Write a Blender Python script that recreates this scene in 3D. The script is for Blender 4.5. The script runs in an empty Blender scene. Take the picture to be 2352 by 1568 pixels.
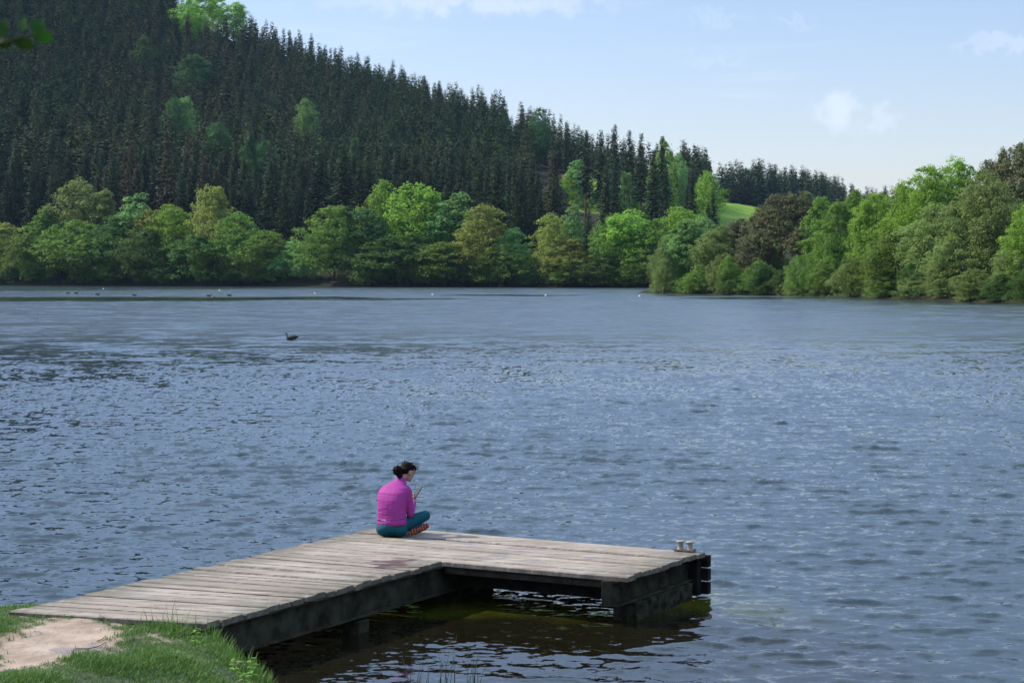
import bpy, math, random
import numpy as np
from mathutils import Vector, Matrix
R = math.radians
sc = bpy.context.scene
COL = sc.collection

# ------------------------------------------------------------------ camera, sky, sun, exposure
CAMH = 3.48
PITCH = math.atan((784 - 622) / 4246.7)
cd = bpy.data.cameras.new('camera'); cam = bpy.data.objects.new('camera', cd); COL.objects.link(cam)
cam.location = (0, 0, CAMH); cam.rotation_euler = (math.pi / 2 - PITCH, 0, 0)
cd.lens = 65; cd.sensor_width = 36; cd.clip_end = 20000; cd.clip_start = 0.05
cd.dof.use_dof = True; cd.dof.focus_distance = 28; cd.dof.aperture_fstop = 8
sc.camera = cam
SUN = Vector((-0.76, 0.27, 0.80)).normalized()
elev = math.asin(SUN.z); rot = math.atan2(SUN.x, SUN.y)
w = bpy.data.worlds.new('World'); sc.world = w; w.use_nodes = True
sl = bpy.data.lights.new('sun', 'SUN'); sl.energy = 4.9; sl.angle = R(0.5); sl.color = (1.0, 0.94, 0.82)
so = bpy.data.objects.new('sun', sl); COL.objects.link(so); so.rotation_euler = SUN.to_track_quat('Z', 'Y').to_euler()
sc.view_settings.view_transform = 'Standard'; sc.view_settings.look = 'None'
sc.view_settings.gamma = 1; sc.view_settings.use_curve_mapping = False
sc.view_settings.exposure = 0.35
SKY_STRENGTH = 0.13
sc.cycles.use_denoising = True
sc.cycles.denoiser = 'OPENIMAGEDENOISE'; sc.cycles.denoising_prefilter = 'ACCURATE'; sc.cycles.denoising_input_passes = 'RGB_ALBEDO_NORMAL'
sc.cycles.max_bounces = 6; sc.cycles.diffuse_bounces = 3; sc.cycles.glossy_bounces = 3
sc.cycles.transmission_bounces = 3; sc.cycles.volume_bounces = 0; sc.cycles.transparent_max_bounces = 4
sc.cycles.sample_clamp_indirect = 4.0


class NT:
    """tiny node-tree writer"""
    def __init__(s, tree):
        s.t = tree; s.L = tree.links.new
    def n(s, kind, ins=None, **kw):
        nd = s.t.nodes.new(kind)
        for k, v in kw.items(): setattr(nd, k, v)
        for k, v in (ins or {}).items():
            sock = nd.inputs[k]
            if isinstance(v, bpy.types.NodeSocket): s.L(v, sock)
            else: sock.default_value = v
        return nd
    def math(s, op, a, b=0.0, c=0.0, clamp=False):
        return s.n('ShaderNodeMath', {0: a, 1: b, 2: c}, operation=op, use_clamp=clamp).outputs[0]
    def vmath(s, op, a, b=(0, 0, 0)):
        nd = s.n('ShaderNodeVectorMath', {0: a, 1: b}, operation=op)
        return nd.outputs['Value'] if op in ('DOT_PRODUCT', 'LENGTH', 'DISTANCE') else nd.outputs[0]
    def ss(s, v, a, b, to0=0.0, to1=1.0):
        return s.n('ShaderNodeMapRange', {0: v, 1: a, 2: b, 3: to0, 4: to1}, interpolation_type='SMOOTHSTEP').outputs[0]
    def mix(s, f, a, b):
        nd = s.t.nodes.new('ShaderNodeMix'); nd.data_type = 'RGBA'
        for i, v in ((0, f), (6, a), (7, b)):
            if isinstance(v, bpy.types.NodeSocket): s.L(v, nd.inputs[i])
            else: nd.inputs[i].default_value = v if i == 0 else (tuple(v) + (1,))[:4]
        return nd.outputs[2]
    def noise(s, vec, scale, detail=2, rough=0.5, dist=0.0):
        ins = {'Scale': scale, 'Detail': detail, 'Roughness': rough, 'Distortion': dist}
        if vec is not None: ins['Vector'] = vec
        return s.n('ShaderNodeTexNoise', ins)
    def scaled(s, vec, sx, sy, sz, rot=0):
        return s.n('ShaderNodeMapping', {'Vector': vec, 'Scale': (sx, sy, sz), 'Rotation': (0, 0, rot)}).outputs[0]


# world: physical sky plus thin cirrus, one small puff of cloud and an added brighter upper sky
t = NT(w.node_tree)
bg = w.node_tree.nodes['Background']; bg.inputs[1].default_value = SKY_STRENGTH
sky = t.n('ShaderNodeTexSky', sky_type='NISHITA', sun_disc=False, sun_elevation=elev, sun_rotation=rot)
sky.air_density = 1.15; sky.dust_density = 0.4; sky.ozone_density = 3.5
dirv = t.n('ShaderNodeTexCoord').outputs['Generated']
wisp = t.noise(t.scaled(dirv, 5, 5, 38), 1.6, 5, 0.55, 0.6).outputs[0]
veil = t.noise(t.scaled(dirv, 2, 2, 9), 1.5, 3, 0.5).outputs[0]
m = t.math('MULTIPLY', t.ss(wisp, 0.52, 0.78), t.ss(veil, 0.35, 0.7))
m = t.math('MULTIPLY', m, 0.30)
def puff(px, py, rx, ry, soft):
    d = Vector(((px - 1176) / 4246.7, 1, 0)); el = (622 - py) / 4246.7
    c = Vector((d.x, 1, el)).normalized()
    off = t.vmath('SUBTRACT', dirv, tuple(c))
    warp = t.vmath('SCALE', t.vmath('SUBTRACT', t.noise(dirv, 95, 4, 0.6).outputs['Color'], (0.5, 0.5, 0.5)))
    warp.node.inputs['Scale'].default_value = 0.030
    off = t.vmath('ADD', off, warp)
    q = t.vmath('LENGTH', t.vmath('MULTIPLY', off, (4246.7 / rx, 0.5, 4246.7 / ry)))
    return t.ss(q, 1.15, 0.25, 0.0, soft)
p1 = puff(1923, 258, 56, 58, 0.55); p2 = puff(2030, 276, 44, 36, 0.32); p3 = puff(1975, 288, 70, 16, 0.12)
band = puff(2330, 102, 170, 20, 0.28); band2 = puff(1080, 2, 420, 40, 0.42); band3 = puff(1650, 40, 110, 14, 0.14)
band4 = puff(1640, 140, 90, 14, 0.16); band5 = puff(1820, 58, 60, 9, 0.15)
for q in (p1, p2, p3, band, band2, band3, band4, band5):
    m = t.math('MAXIMUM', m, q)
tint = t.vmath('MULTIPLY', sky.outputs[0], (0.965, 0.885, 0.97))
up = t.n('ShaderNodeSeparateXYZ', {0: dirv}).outputs[2]
high_lift = t.math('MULTIPLY', t.ss(up, 0.16, 0.5), t.ss(t.noise(t.scaled(dirv, 2, 2, 4), 2.0, 4, 0.6).outputs[0], 0.2, 0.7, 0.35, 0.75))  # brightness added above the view to lift water reflections and ambient light
m = t.math('MAXIMUM', m, high_lift)
cl = t.mix(m, tint, t.mix(t.ss(up, 0.16, 0.35), (5.6, 6.1, 7.1), (5.9, 8.5, 12.0)))
w.node_tree.links.new(cl, bg.inputs[0])

# ------------------------------------------------------------------ pixel rays (the 2352-wide photograph) to places
def ray(px, py):
    xc, yc = (px - 1176) / 4246.7, (784 - py) / 4246.7
    f = Vector((0, math.cos(PITCH), -math.sin(PITCH))); u = Vector((0, math.sin(PITCH), math.cos(PITCH)))
    return Vector((1, 0, 0)) * xc + f + u * yc
def atz(px, py, z=0.0):
    d = ray(px, py); k = (z - CAMH) / d.z
    return Vector((0, 0, CAMH)) + d * k
def aty(px, py, Y):
    d = ray(px, py); return Vector((0, 0, CAMH)) + d * (Y / d.y)

# ------------------------------------------------------------------ object helpers
def tag(o, label=None, cat=None, group=None, kind=None):
    for k, v in (('label', label), ('category', cat), ('group', group), ('kind', kind)):
        if v: o[k] = v
    return o
def empty(name, loc, rz=0.0, label=None, cat=None, group=None):
    o = bpy.data.objects.new(name, None); COL.objects.link(o); o.location = loc; o.rotation_euler = (0, 0, rz)
    o.empty_display_size = 0.1
    return tag(o, label, cat, group)
def npmesh(name, V, Q, mat=None, smooth=False):
    V = np.asarray(V, dtype=np.float32); Q = np.asarray(Q, dtype=np.int32)
    me = bpy.data.meshes.new(name); k = Q.shape[1]
    me.vertices.add(len(V)); me.vertices.foreach_set('co', V.ravel())
    me.loops.add(Q.size); me.loops.foreach_set('vertex_index', Q.ravel())
    me.polygons.add(len(Q)); me.polygons.foreach_set('loop_start', np.arange(0, Q.size, k, dtype=np.int32))
    try: me.polygons.foreach_set('loop_total', np.full(len(Q), k, dtype=np.int32))
    except Exception: pass
    me.update(calc_edges=True)
    me.polygons.foreach_set('use_smooth', np.full(len(Q), smooth, dtype=bool))
    if mat: me.materials.append(mat)
    return me
def link(name, me, parent=None):
    o = bpy.data.objects.new(name, me); COL.objects.link(o)
    if parent: o.parent = parent
    return o
def attr(me, name, arr):
    a = me.attributes.new(name, 'FLOAT', 'POINT'); a.data.foreach_set('value', np.asarray(arr, dtype=np.float32))

class MB:
    def __init__(s): s.v = []; s.f = []
    def box(s, c, h, M=None):
        """box: centre, half sizes, optional rotation matrix"""
        b = len(s.v); M = M or Matrix.Identity(3); c = Vector(c)
        for z in (-1, 1):
            for y in (-1, 1):
                for x in (-1, 1): s.v.append(c + M @ Vector((x * h[0], y * h[1], z * h[2])))
        for q in ((0, 2, 3, 1), (4, 5, 7, 6), (0, 1, 5, 4), (2, 6, 7, 3), (0, 4, 6, 2), (1, 3, 7, 5)):
            s.f.append(tuple(b + i for i in q))
        return s
    def beam(s, a, b_, wid, hgt, up=Vector((0, 0, 1))):
        a = Vector(a); b_ = Vector(b_); d = b_ - a; L = d.length; d.normalize()
        sx = d.cross(up).normalized(); uz = sx.cross(d)
        M = Matrix((d, sx, uz)).transposed()
        return s.box((a + b_) / 2, (L / 2, wid / 2, hgt / 2), M)
    def tube(s, pts, rad, n=8, cap=True, flat=None):
        """loft circles (or ellipses if rad holds pairs) along points"""
        pts = [Vector(p) for p in pts]; base = len(s.v); prev = None
        for i, p in enumerate(pts):
            d = (pts[min(i + 1, len(pts) - 1)] - pts[max(i - 1, 0)]).normalized()
            ref = prev if prev is not None else (Vector((0, 0, 1)) if abs(d.z) < 0.9 else Vector((1, 0, 0)))
            if flat is not None: ref = Vector(flat)
            x = (ref - d * ref.dot(d)).normalized(); y = d.cross(x); prev = x
            r = rad[i]; rx, ry = r if isinstance(r, tuple) else (r, r)
            for k in range(n):
                a = 2 * math.pi * k / n
                s.v.append(p + x * (math.cos(a) * rx) + y * (math.sin(a) * ry))
        for i in range(len(pts) - 1):
            for k in range(n):
                a, b = base + i * n + k, base + i * n + (k + 1) % n
                s.f.append((a, b, b + n, a + n))
        if cap:
            s.f.append(tuple(base + k for k in reversed(range(n))))
            s.f.append(tuple(base + (len(pts) - 1) * n + k for k in range(n)))
        return s
    def ell(s, c, r, M=None, nu=16, nv=10):
        c = Vector(c); M = M or Matrix.Identity(3); base = len(s.v)
        for j in range(1, nv):
            ph = math.pi * j / nv
            for i in range(nu):
                a = 2 * math.pi * i / nu
                s.v.append(c + M @ Vector((r[0] * math.sin(ph) * math.cos(a), r[1] * math.sin(ph) * math.sin(a), r[2] * math.cos(ph))))
        for j in range(nv - 2):
            for i in range(nu):
                a, b = base + j * nu + i, base + j * nu + (i + 1) % nu
                s.f.append((a, a + nu, b + nu, b))
        top = len(s.v); s.v.append(c + M @ Vector((0, 0, r[2]))); s.v.append(c + M @ Vector((0, 0, -r[2])))
        for i in range(nu):
            s.f.append((top, base + i, base + (i + 1) % nu))
            k = base + (nv - 2) * nu
            s.f.append((top + 1, k + (i + 1) % nu, k + i))
        return s
    def mesh(s, name, mat, smooth=False):
        me = bpy.data.meshes.new(name); me.from_pydata([tuple(v) for v in s.v], [], s.f); me.update()
        if smooth: me.polygons.foreach_set('use_smooth', [True] * len(me.polygons))
        if mat: me.materials.append(mat)
        return me
    def build(s, name, mat, parent=None, smooth=False, bevel=0):
        o = link(name, s.mesh(name, mat, smooth), parent)
        if bevel:
            b = o.modifiers.new('bevel', 'BEVEL'); b.width = bevel; b.segments = 2; b.limit_method = 'ANGLE'
        return o
    def fused(s, name, mat, parent, voxel, smooth_n=6):
        tmp = bpy.data.objects.new('tmp', s.mesh('tmp', mat)); COL.objects.link(tmp)
        r = tmp.modifiers.new('r', 'REMESH'); r.mode = 'VOXEL'; r.voxel_size = voxel; r.use_smooth_shade = True
        if smooth_n:
            k = tmp.modifiers.new('s', 'SMOOTH'); k.factor = 0.5; k.iterations = smooth_n
        dg = bpy.context.evaluated_depsgraph_get()
        me = bpy.data.meshes.new_from_object(tmp.evaluated_get(dg)); me.name = name
        bpy.data.objects.remove(tmp)
        if not me.materials: me.materials.append(mat)
        me.polygons.foreach_set('use_smooth', [True] * len(me.polygons))
        return link(name, me, parent)

# ------------------------------------------------------------------ materials
def newmat(name):
    mt = bpy.data.materials.new(name); mt.use_nodes = True
    tt = NT(mt.node_tree); return mt, tt, mt.node_tree.nodes['Principled BSDF']
def simple(name, c, rough=0.7, var=0.15, scale=20, bump=0.0, bscale=60, metal=0.0, spec=0.3):
    mt, tt, p = newmat(name)
    o = tt.n('ShaderNodeTexCoord').outputs['Object']
    nz = tt.noise(o, scale, 4, 0.6).outputs[0]
    lo = tuple(x * (1 - var) for x in c); hi = tuple(x * (1 + var) for x in c)
    tt.L(tt.mix(tt.ss(nz, 0.3, 0.7), lo, hi), p.inputs['Base Color'])
    p.inputs['Roughness'].default_value = rough; p.inputs['Metallic'].default_value = metal
    p.inputs['Specular IOR Level'].default_value = spec
    if bump:
        b = tt.n('ShaderNodeBump', {'Strength': bump, 'Distance': 0.02, 'Height': tt.noise(o, bscale, 4, 0.6).outputs[0]})
        tt.L(b.outputs[0], p.inputs['Normal'])
    return mt
def leafmat(name, c1, c2, trans=0.45, gloss=0.12, patch=0.25):
    """leaf colour varies per leaf between c1 and c2 and in soft patches through the crown"""
    mt, tt, p = newmat(name)
    isl = tt.n('ShaderNodeNewGeometry').outputs['Random Per Island']
    ob = tt.n('ShaderNodeTexCoord').outputs['Object']
    rnd = tt.n('ShaderNodeObjectInfo').outputs['Random']
    nz = tt.noise(ob, patch, 2).outputs[0]
    f = tt.math('ADD', tt.math('MULTIPLY', isl, 0.55), tt.math('MULTIPLY', tt.math('SUBTRACT', nz, 0.28), 1.0), clamp=True)
    base = tt.mix(f, c1, c2)
    hs = tt.n('ShaderNodeHueSaturation', {'Hue': tt.math('ADD', 0.488, tt.math('MULTIPLY', rnd, 0.024)), 'Saturation': 0.95,
                                          'Value': tt.math('ADD', 0.8, tt.math('MULTIPLY', rnd, 0.4)), 'Color': base}).outputs[0]
    tt.L(hs, p.inputs['Base Color']); p.inputs['Roughness'].default_value = 0.55
    p.inputs['Specular IOR Level'].default_value = gloss
    tr = tt.n('ShaderNodeBsdfTranslucent', {'Color': tt.mix(1.0, hs, hs)})
    mx = tt.n('ShaderNodeMixShader', {0: trans})
    tt.L(p.outputs[0], mx.inputs[1]); tt.L(tr.outputs[0], mx.inputs[2])
    tt.L(mx.outputs[0], mt.node_tree.nodes['Material Output'].inputs[0])
    return mt
LM = {
    'mid':    leafmat('leaf_mid', (0.087, 0.17, 0.019), (0.211, 0.336, 0.042)),
    'bright': leafmat('leaf_bright', (0.128, 0.264, 0.016), (0.307, 0.492, 0.042)),
    'grey':   leafmat('leaf_grey', (0.122, 0.186, 0.04), (0.282, 0.36, 0.089)),
    'gold':   leafmat('leaf_gold', (0.141, 0.186, 0.029), (0.346, 0.384, 0.063)),
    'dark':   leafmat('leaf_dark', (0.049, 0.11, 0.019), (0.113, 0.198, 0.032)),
    'birch':  leafmat('leaf_birch', (0.115, 0.24, 0.058), (0.243, 0.42, 0.105)),
    'brown':  leafmat('leaf_brown', (0.070, 0.085, 0.030), (0.17, 0.165, 0.065), trans=0.2),
    'spruce': leafmat('leaf_spruce', (0.020, 0.042, 0.018), (0.066, 0.086, 0.034), trans=0.08, gloss=0.05, patch=0.15),
    'teal':   leafmat('leaf_teal', (0.038, 0.10, 0.028), (0.085, 0.19, 0.05)),
}
def forestmat():
    mt, tt, p = newmat('leaf_forest')
    a = tt.n('ShaderNodeAttribute', attribute_name='tint').outputs['Fac']
    isl = tt.n('ShaderNodeNewGeometry').outputs['Random Per Island']
    cr = tt.n('ShaderNodeValToRGB', {0: a}); e = cr.color_ramp.elements
    e[0].position = 0.0; e[0].color = (0.028, 0.064, 0.026, 1)
    e[1].position = 1.0; e[1].color = (0.078, 0.072, 0.040, 1)
    x = e.new(0.45); x.color = (0.044, 0.066, 0.028, 1)
    x = e.new(0.8); x.color = (0.066, 0.070, 0.034, 1)
    c = tt.mix(isl, cr.outputs[0], tt.mix(0.5, cr.outputs[0], (0.09, 0.11, 0.045)))
    tt.L(c, p.inputs['Base Color']); p.inputs['Roughness'].default_value = 0.8; p.inputs['Specular IOR Level'].default_value = 0.04
    return mt
M_FOREST = forestmat()
M_BARK = simple('bark_brown', (0.085, 0.062, 0.05), 0.9, 0.4, 3, 0.5, 12)
M_PINEBARK = simple('bark_pine', (0.16, 0.085, 0.055), 0.9, 0.3, 2)
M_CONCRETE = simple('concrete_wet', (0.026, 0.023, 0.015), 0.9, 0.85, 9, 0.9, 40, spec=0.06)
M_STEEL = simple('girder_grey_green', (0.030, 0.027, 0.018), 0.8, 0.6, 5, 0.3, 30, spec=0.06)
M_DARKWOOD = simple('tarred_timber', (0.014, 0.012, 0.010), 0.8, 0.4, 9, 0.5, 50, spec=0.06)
M_CAST = simple('bollard_iron', (0.27, 0.245, 0.205), 0.5, 0.2, 30, 0.3, 90, metal=0.2)
M_RUST = simple('rusty_plate', (0.14, 0.10, 0.075), 0.8, 0.4, 30, 0.4, 80)
M_STICK = simple('dry_stick', (0.12, 0.085, 0.06), 0.9, 0.3, 40)
M_STONE = simple('brown_stone', (0.17, 0.12, 0.08), 0.95, 0.4, 30, 0.8, 60)

def mat_deck():
    mt, tt, p = newmat('weathered_planks')
    o = tt.n('ShaderNodeTexCoord').outputs['Object']
    ang = -math.atan2(DECKDIR.y, DECKDIR.x)
    g1 = tt.noise(tt.scaled(o, 1.2, 34, 6, ang), 1.0, 5, 0.65, 0.4).outputs[0]
    g2 = tt.noise(tt.scaled(o, 5, 170, 20, ang), 1.0, 3, 0.6).outputs[0]
    big = tt.noise(o, 1.6, 4, 0.6).outputs[0]
    isl = tt.n('ShaderNodeNewGeometry').outputs['Random Per Island']
    edge = tt.n('ShaderNodeAttribute', attribute_name='edge').outputs['Fac']
    c = tt.mix(tt.ss(g1, 0.34, 0.66), (0.145, 0.105, 0.072), (0.43, 0.345, 0.275))
    c = tt.mix(tt.math('MULTIPLY', tt.ss(g2, 0.46, 0.68), 0.75), c, (0.10, 0.075, 0.06))
    c = tt.mix(tt.math('MULTIPLY', tt.ss(isl, 0.3, 1.0), 0.7), c, (0.185, 0.145, 0.11))
    c = tt.mix(tt.math('MULTIPLY', tt.ss(big, 0.45, 0.75), 0.35), c, (0.42, 0.37, 0.32))
    en = tt.math('MULTIPLY', edge, tt.ss(tt.noise(o, 9, 5, 0.7).outputs[0], 0.25, 0.6), clamp=True)
    c = tt.mix(tt.math('MULTIPLY', en, 0.9), c, (0.085, 0.072, 0.045))
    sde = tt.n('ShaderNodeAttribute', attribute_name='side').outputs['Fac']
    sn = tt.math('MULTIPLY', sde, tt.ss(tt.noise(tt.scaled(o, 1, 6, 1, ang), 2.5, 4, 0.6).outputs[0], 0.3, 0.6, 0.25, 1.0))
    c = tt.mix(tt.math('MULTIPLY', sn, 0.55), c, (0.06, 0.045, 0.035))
    nail = tt.ss(tt.n('ShaderNodeTexVoronoi', {'Vector': o, 'Scale': 7.0}).outputs['Distance'], 0.07, 0.05)
    c = tt.mix(tt.math('MULTIPLY', nail, 0.6), c, (0.07, 0.05, 0.04))
    # dark red-brown spill on the walkway
    sp = atz(903, 1292, DECKZ)
    off = tt.vmath('SUBTRACT', o, tuple(sp))
    wn = tt.vmath('SUBTRACT', tt.noise(tt.scaled(o, 1, 3, 1, ang), 2.6, 4).outputs['Color'], (0.5, 0.5, 0.5))
    off = tt.vmath('ADD', off, tt.vmath('MULTIPLY', wn, (1.1, 1.3, 0)))
    q = tt.vmath('LENGTH', tt.vmath('MULTIPLY', off, (4.6, 3.2, 0)))
    c = tt.mix(tt.math('MULTIPLY', tt.ss(q, 0.85, 0.68), 0.93), c, (0.060, 0.022, 0.022))
    # damp patches: darker and glossier
    wet = tt.ss(tt.noise(tt.scaled(o, 1.0, 3.4, 1, ang), 1.35, 4, 0.55).outputs[0], 0.585, 0.64)
    area = tt.vmath('SUBTRACT', o, tuple(atz(1290, 1262, DECKZ)))
    ar = tt.ss(tt.vmath('LENGTH', tt.vmath('MULTIPLY', area, (0.75, 0.85, 0))), 1.3, 0.7)
    wet2 = tt.ss(tt.noise(tt.scaled(o, 1.2, 3.2, 1, ang), 2.2, 3, 0.5).outputs[0], 0.64, 0.69)
    wet = tt.math('MAXIMUM', tt.math('MULTIPLY', wet, ar), tt.math('MULTIPLY', wet2, 0.8), clamp=True)
    c = tt.mix(tt.math('MULTIPLY', wet, 0.62), c, (0.10, 0.085, 0.085))
    tt.L(c, p.inputs['Base Color'])
    tt.L(tt.n('ShaderNodeMapRange', {0: wet, 3: 0.72, 4: 0.24}).outputs[0], p.inputs['Roughness'])
    p.inputs['Specular IOR Level'].default_value = 0.4
    h = tt.math('ADD', g1, tt.math('MULTIPLY', g2, 0.5))
    b = tt.n('ShaderNodeBump', {'Strength': 0.35, 'Distance': 0.006, 'Height': h})
    tt.L(b.outputs[0], p.inputs['Normal'])
    return mt

# ------------------------------------------------------------------ terrain
def interp(x, xs, ys): return np.interp(x, xs, ys)
def hillparams(u):
    px = u * 4246.7 + 1176
    r = interp(px, [-1500, 0, 540, 800, 1000, 1250, 1400, 1520, 1600, 1650, 1700, 1900, 2352, 3500], [780, 770, 755, 715, 685, 640, 615, 615, 650, 765, 785, 800, 800, 800])
    h = interp(px, [-1500, 0, 400, 540, 650, 800, 1000, 1250, 1400, 1520, 1600, 1650, 1700, 1900, 1960, 2352, 3500],
               [200, 142, 105, 92, 82, 71, 58.5, 41, 31.5, 26.5, 23, 27, 26.5, 23, 15, 14, 30])
    return r, h
def shoreY(X, Y):
    u = X / np.maximum(Y, 60.0); px = u * 4246.7 + 1176
    return 0.953 * interp(px, [-1500, 0, 700, 1480, 2400, 3500], [490, 466, 425, 398, 395, 395])
PEN = np.array([(21.5, 304), (26, 297), (34, 281), (44, 266), (50.5, 232), (57.5, 205), (64, 160), (90, 110), (160, 60), (900, 40), (900, 420), (110, 430), (66, 420), (48, 400), (36, 375), (28, 345), (22.5, 316)], dtype=float) * 0.953
def sdpoly(X, Y, P):
    inside = np.zeros(X.shape, bool); d = np.full(X.shape, 1e9)
    n = len(P)
    for i in range(n):
        a = P[i]; b = P[(i + 1) % n]; e = b - a
        wx, wy = X - a[0], Y - a[1]
        tt_ = np.clip((wx * e[0] + wy * e[1]) / (e @ e), 0, 1)
        d = np.minimum(d, np.hypot(wx - e[0] * tt_, wy - e[1] * tt_))
        c = (a[1] > Y) != (b[1] > Y)
        xi = a[0] + (Y - a[1]) / np.where(abs(b[1] - a[1]) < 1e-9, 1e-9, b[1] - a[1]) * (b[0] - a[0])
        inside ^= c & (X < xi)
    return np.where(inside, d, -d)
rs = np.random.RandomState(7)
WV = [(rs.uniform(-1, 1) * 0.05, rs.uniform(-1, 1) * 0.05, rs.uniform(0, 6.28)) for _ in range(8)]
def terrain(X, Y):
    X = np.asarray(X, float); Y = np.asarray(Y, float)
    Yf = shoreY(X, Y); wob = sum(np.sin(a * X * 2 + b * Y * 2 + c) for a, b, c in WV)
    sf = (Y - Yf) + wob * 0.5
    sp = sdpoly(X, Y, PEN) + wob * 0.25
    s = np.maximum(sf, sp)
    u = X / np.maximum(Y, 60.0); r, h = hillparams(u)
    q = (Y - Yf) / (r - Yf)
    rise = np.where(q < 1, h * np.clip(q, 0, 1) ** 1.12, h * (1 - 0.35 * np.clip(q - 1, 0, 2)))
    rise = rise + np.clip(q - 0.5, 0, 0.5) * 2 * 3.0
    z = np.where(s > 0, 0.55 * (1 - np.exp(-np.clip(s, 0, 50) / 1.0)) + np.clip(s, 0, 25) * 0.02, np.maximum(s * 0.4, -2.0))
    return z + np.where(s > 0, np.where(sf > 0, rise, 0), 0) + np.where(s > 20, wob * 0.35, 0)
def T(x, y): return float(terrain(np.array([x]), np.array([y]))[0])

def mat_ground():
    mt, tt, p = newmat('hill_ground')
    o = tt.n('ShaderNodeTexCoord').outputs['Object']
    md = tt.n('ShaderNodeAttribute', attribute_name='meadow').outputs['Fac']
    n1 = tt.noise(o, 0.25, 5, 0.6).outputs[0]; n2 = tt.noise(o, 0.05, 3).outputs[0]
    fl = tt.mix(tt.ss(n1, 0.35, 0.65), (0.022, 0.028, 0.014), (0.038, 0.030, 0.02))
    gr = tt.mix(tt.ss(n2, 0.35, 0.65), (0.10, 0.20, 0.03), (0.19, 0.25, 0.035))
    tt.L(tt.mix(md, fl, gr), p.inputs['Base Color']); p.inputs['Roughness'].default_value = 0.95
    p.inputs['Specular IOR Level'].default_value = 0.05
    return mt
xs = np.concatenate([np.linspace(-900, -260, 60, endpoint=False), np.linspace(-260, 260, 240, endpoint=False), np.linspace(260, 900, 60)])
ys = np.concatenate([np.linspace(45, 200, 30, endpoint=False), np.linspace(200, 520, 150, endpoint=False), np.linspace(520, 1300, 150), np.array([1800, 3000, 6000])])
GX, GY = np.meshgrid(xs, ys)
GZ = terrain(GX, GY)
nx, ny = len(xs), len(ys)
def gridq(nx, ny):
    i = (np.arange(ny - 1)[:, None] * nx + np.arange(nx - 1)[None, :]).ravel()
    return np.stack([i, i + 1, i + 1 + nx, i + nx], 1)
hme = npmesh('hills', np.stack([GX.ravel(), GY.ravel(), GZ.ravel()], 1), gridq(nx, ny), mat_ground(), True)
U = GX / GY * 4246.7 + 1176
mead = ((U > 1600) & (U < 1850) & (GY > 540) & (GY < 782)) | ((U > 1300) & (U < 1660) & (GY > 525) & (GY < 585))
attr(hme, 'meadow', mead.ravel().astype(float))
tag(link('hills', hme), kind='structure')

# ------------------------------------------------------------------ water
def mat_water():
    mt, tt, p = newmat('lake_water')
    geo = tt.n('ShaderNodeNewGeometry'); o = tt.n('ShaderNodeTexCoord').outputs['Object']
    gw = tt.n('ShaderNodeAttribute', attribute_name='geo').outputs['Fac']
    calm = tt.n('ShaderNodeAttribute', attribute_name='calm').outputs['Fac']
    def sl(vec, scale, det):
        return tt.vmath('SUBTRACT', tt.noise(vec, scale, det, 0.6).outputs['Color'], (0.5, 0.5, 0.5))
    a = sl(tt.scaled(o, 0.5, 1.0, 1), 1.5, 5)
    b = sl(tt.scaled(o, 0.6, 0.8, 1), 0.42, 3)
    far = tt.vmath('ADD', tt.vmath('MULTIPLY', a, (1.0, 2.0, 0)), tt.vmath('MULTIPLY', b, (0.6, 1.6, 0)))
    gust = tt.noise(tt.scaled(o, 0.6, 1.5, 1), 0.018, 3, 0.6).outputs[0]
    k = tt.math('MULTIPLY', tt.math('SUBTRACT', 1.0, gw), tt.ss(gust, 0.35, 0.65, 0.6, 1.25))
    far_n = tt.n('ShaderNodeVectorMath', {0: far, 'Scale': k}, operation='SCALE').outputs[0]
    micro = sl(tt.scaled(o, 0.7, 1.0, 1), 11.0, 3)
    mn = tt.n('ShaderNodeVectorMath', {0: tt.vmath('MULTIPLY', micro, (0.30, 0.42, 0)), 'Scale': gw}, operation='SCALE').outputs[0]
    tot = tt.n('ShaderNodeVectorMath', {0: tt.vmath('ADD', far_n, mn), 'Scale': tt.math('SUBTRACT', 1.0, calm)}, operation='SCALE').outputs[0]
    nrm = tt.vmath('NORMALIZE', tt.vmath('ADD', geo.outputs['Normal'], tot))
    tt.L(nrm, p.inputs['Normal'])
    past_shade = tt.ss(tt.math('ADD', tt.n('ShaderNodeSeparateXYZ', {0: o}).outputs[1], tt.math('MULTIPLY', tt.noise(o, 0.8, 3).outputs[0], 2.0)), 19.0, 20.4)
    c = tt.mix(past_shade, (0.0085, 0.0072, 0.0035), tt.mix(tt.ss(tt.noise(o, 0.3, 3).outputs[0], 0.35, 0.7), (0.058, 0.062, 0.004), (0.075, 0.074, 0.005)))  # jetty shade put into the brown near-shore water colour, olive beyond
    off_ = tt.math('SUBTRACT', 1.0, tt.n('ShaderNodeAttribute', attribute_name='jetty_tone').outputs['Fac'])
    c = tt.mix(off_, c, tt.mix(tt.ss(tt.n('ShaderNodeSeparateXYZ', {0: o}).outputs[1], 25.0, 110.0), (0.014, 0.022, 0.024), (0.032, 0.043, 0.050)))  # far body colour lightened with distance, standing in for sky reflection
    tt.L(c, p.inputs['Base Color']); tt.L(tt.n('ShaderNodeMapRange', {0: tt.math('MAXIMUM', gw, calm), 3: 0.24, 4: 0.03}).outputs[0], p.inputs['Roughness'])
    p.inputs['IOR'].default_value = 1.5; p.inputs['Specular IOR Level'].default_value = 0.5
    return mt
def spacing(a, b, d0, d1):
    out = [a]; 
    while out[-1] < b:
        f = (out[-1] - a) / (b - a); out.append(out[-1] + d0 + (d1 - d0) * f)
    return np.array(out)
wx1 = np.arange(-32, 32.001, 0.055)
wx = np.concatenate([np.linspace(-900, -33, 40), wx1, np.linspace(33, 900, 40)])
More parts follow.
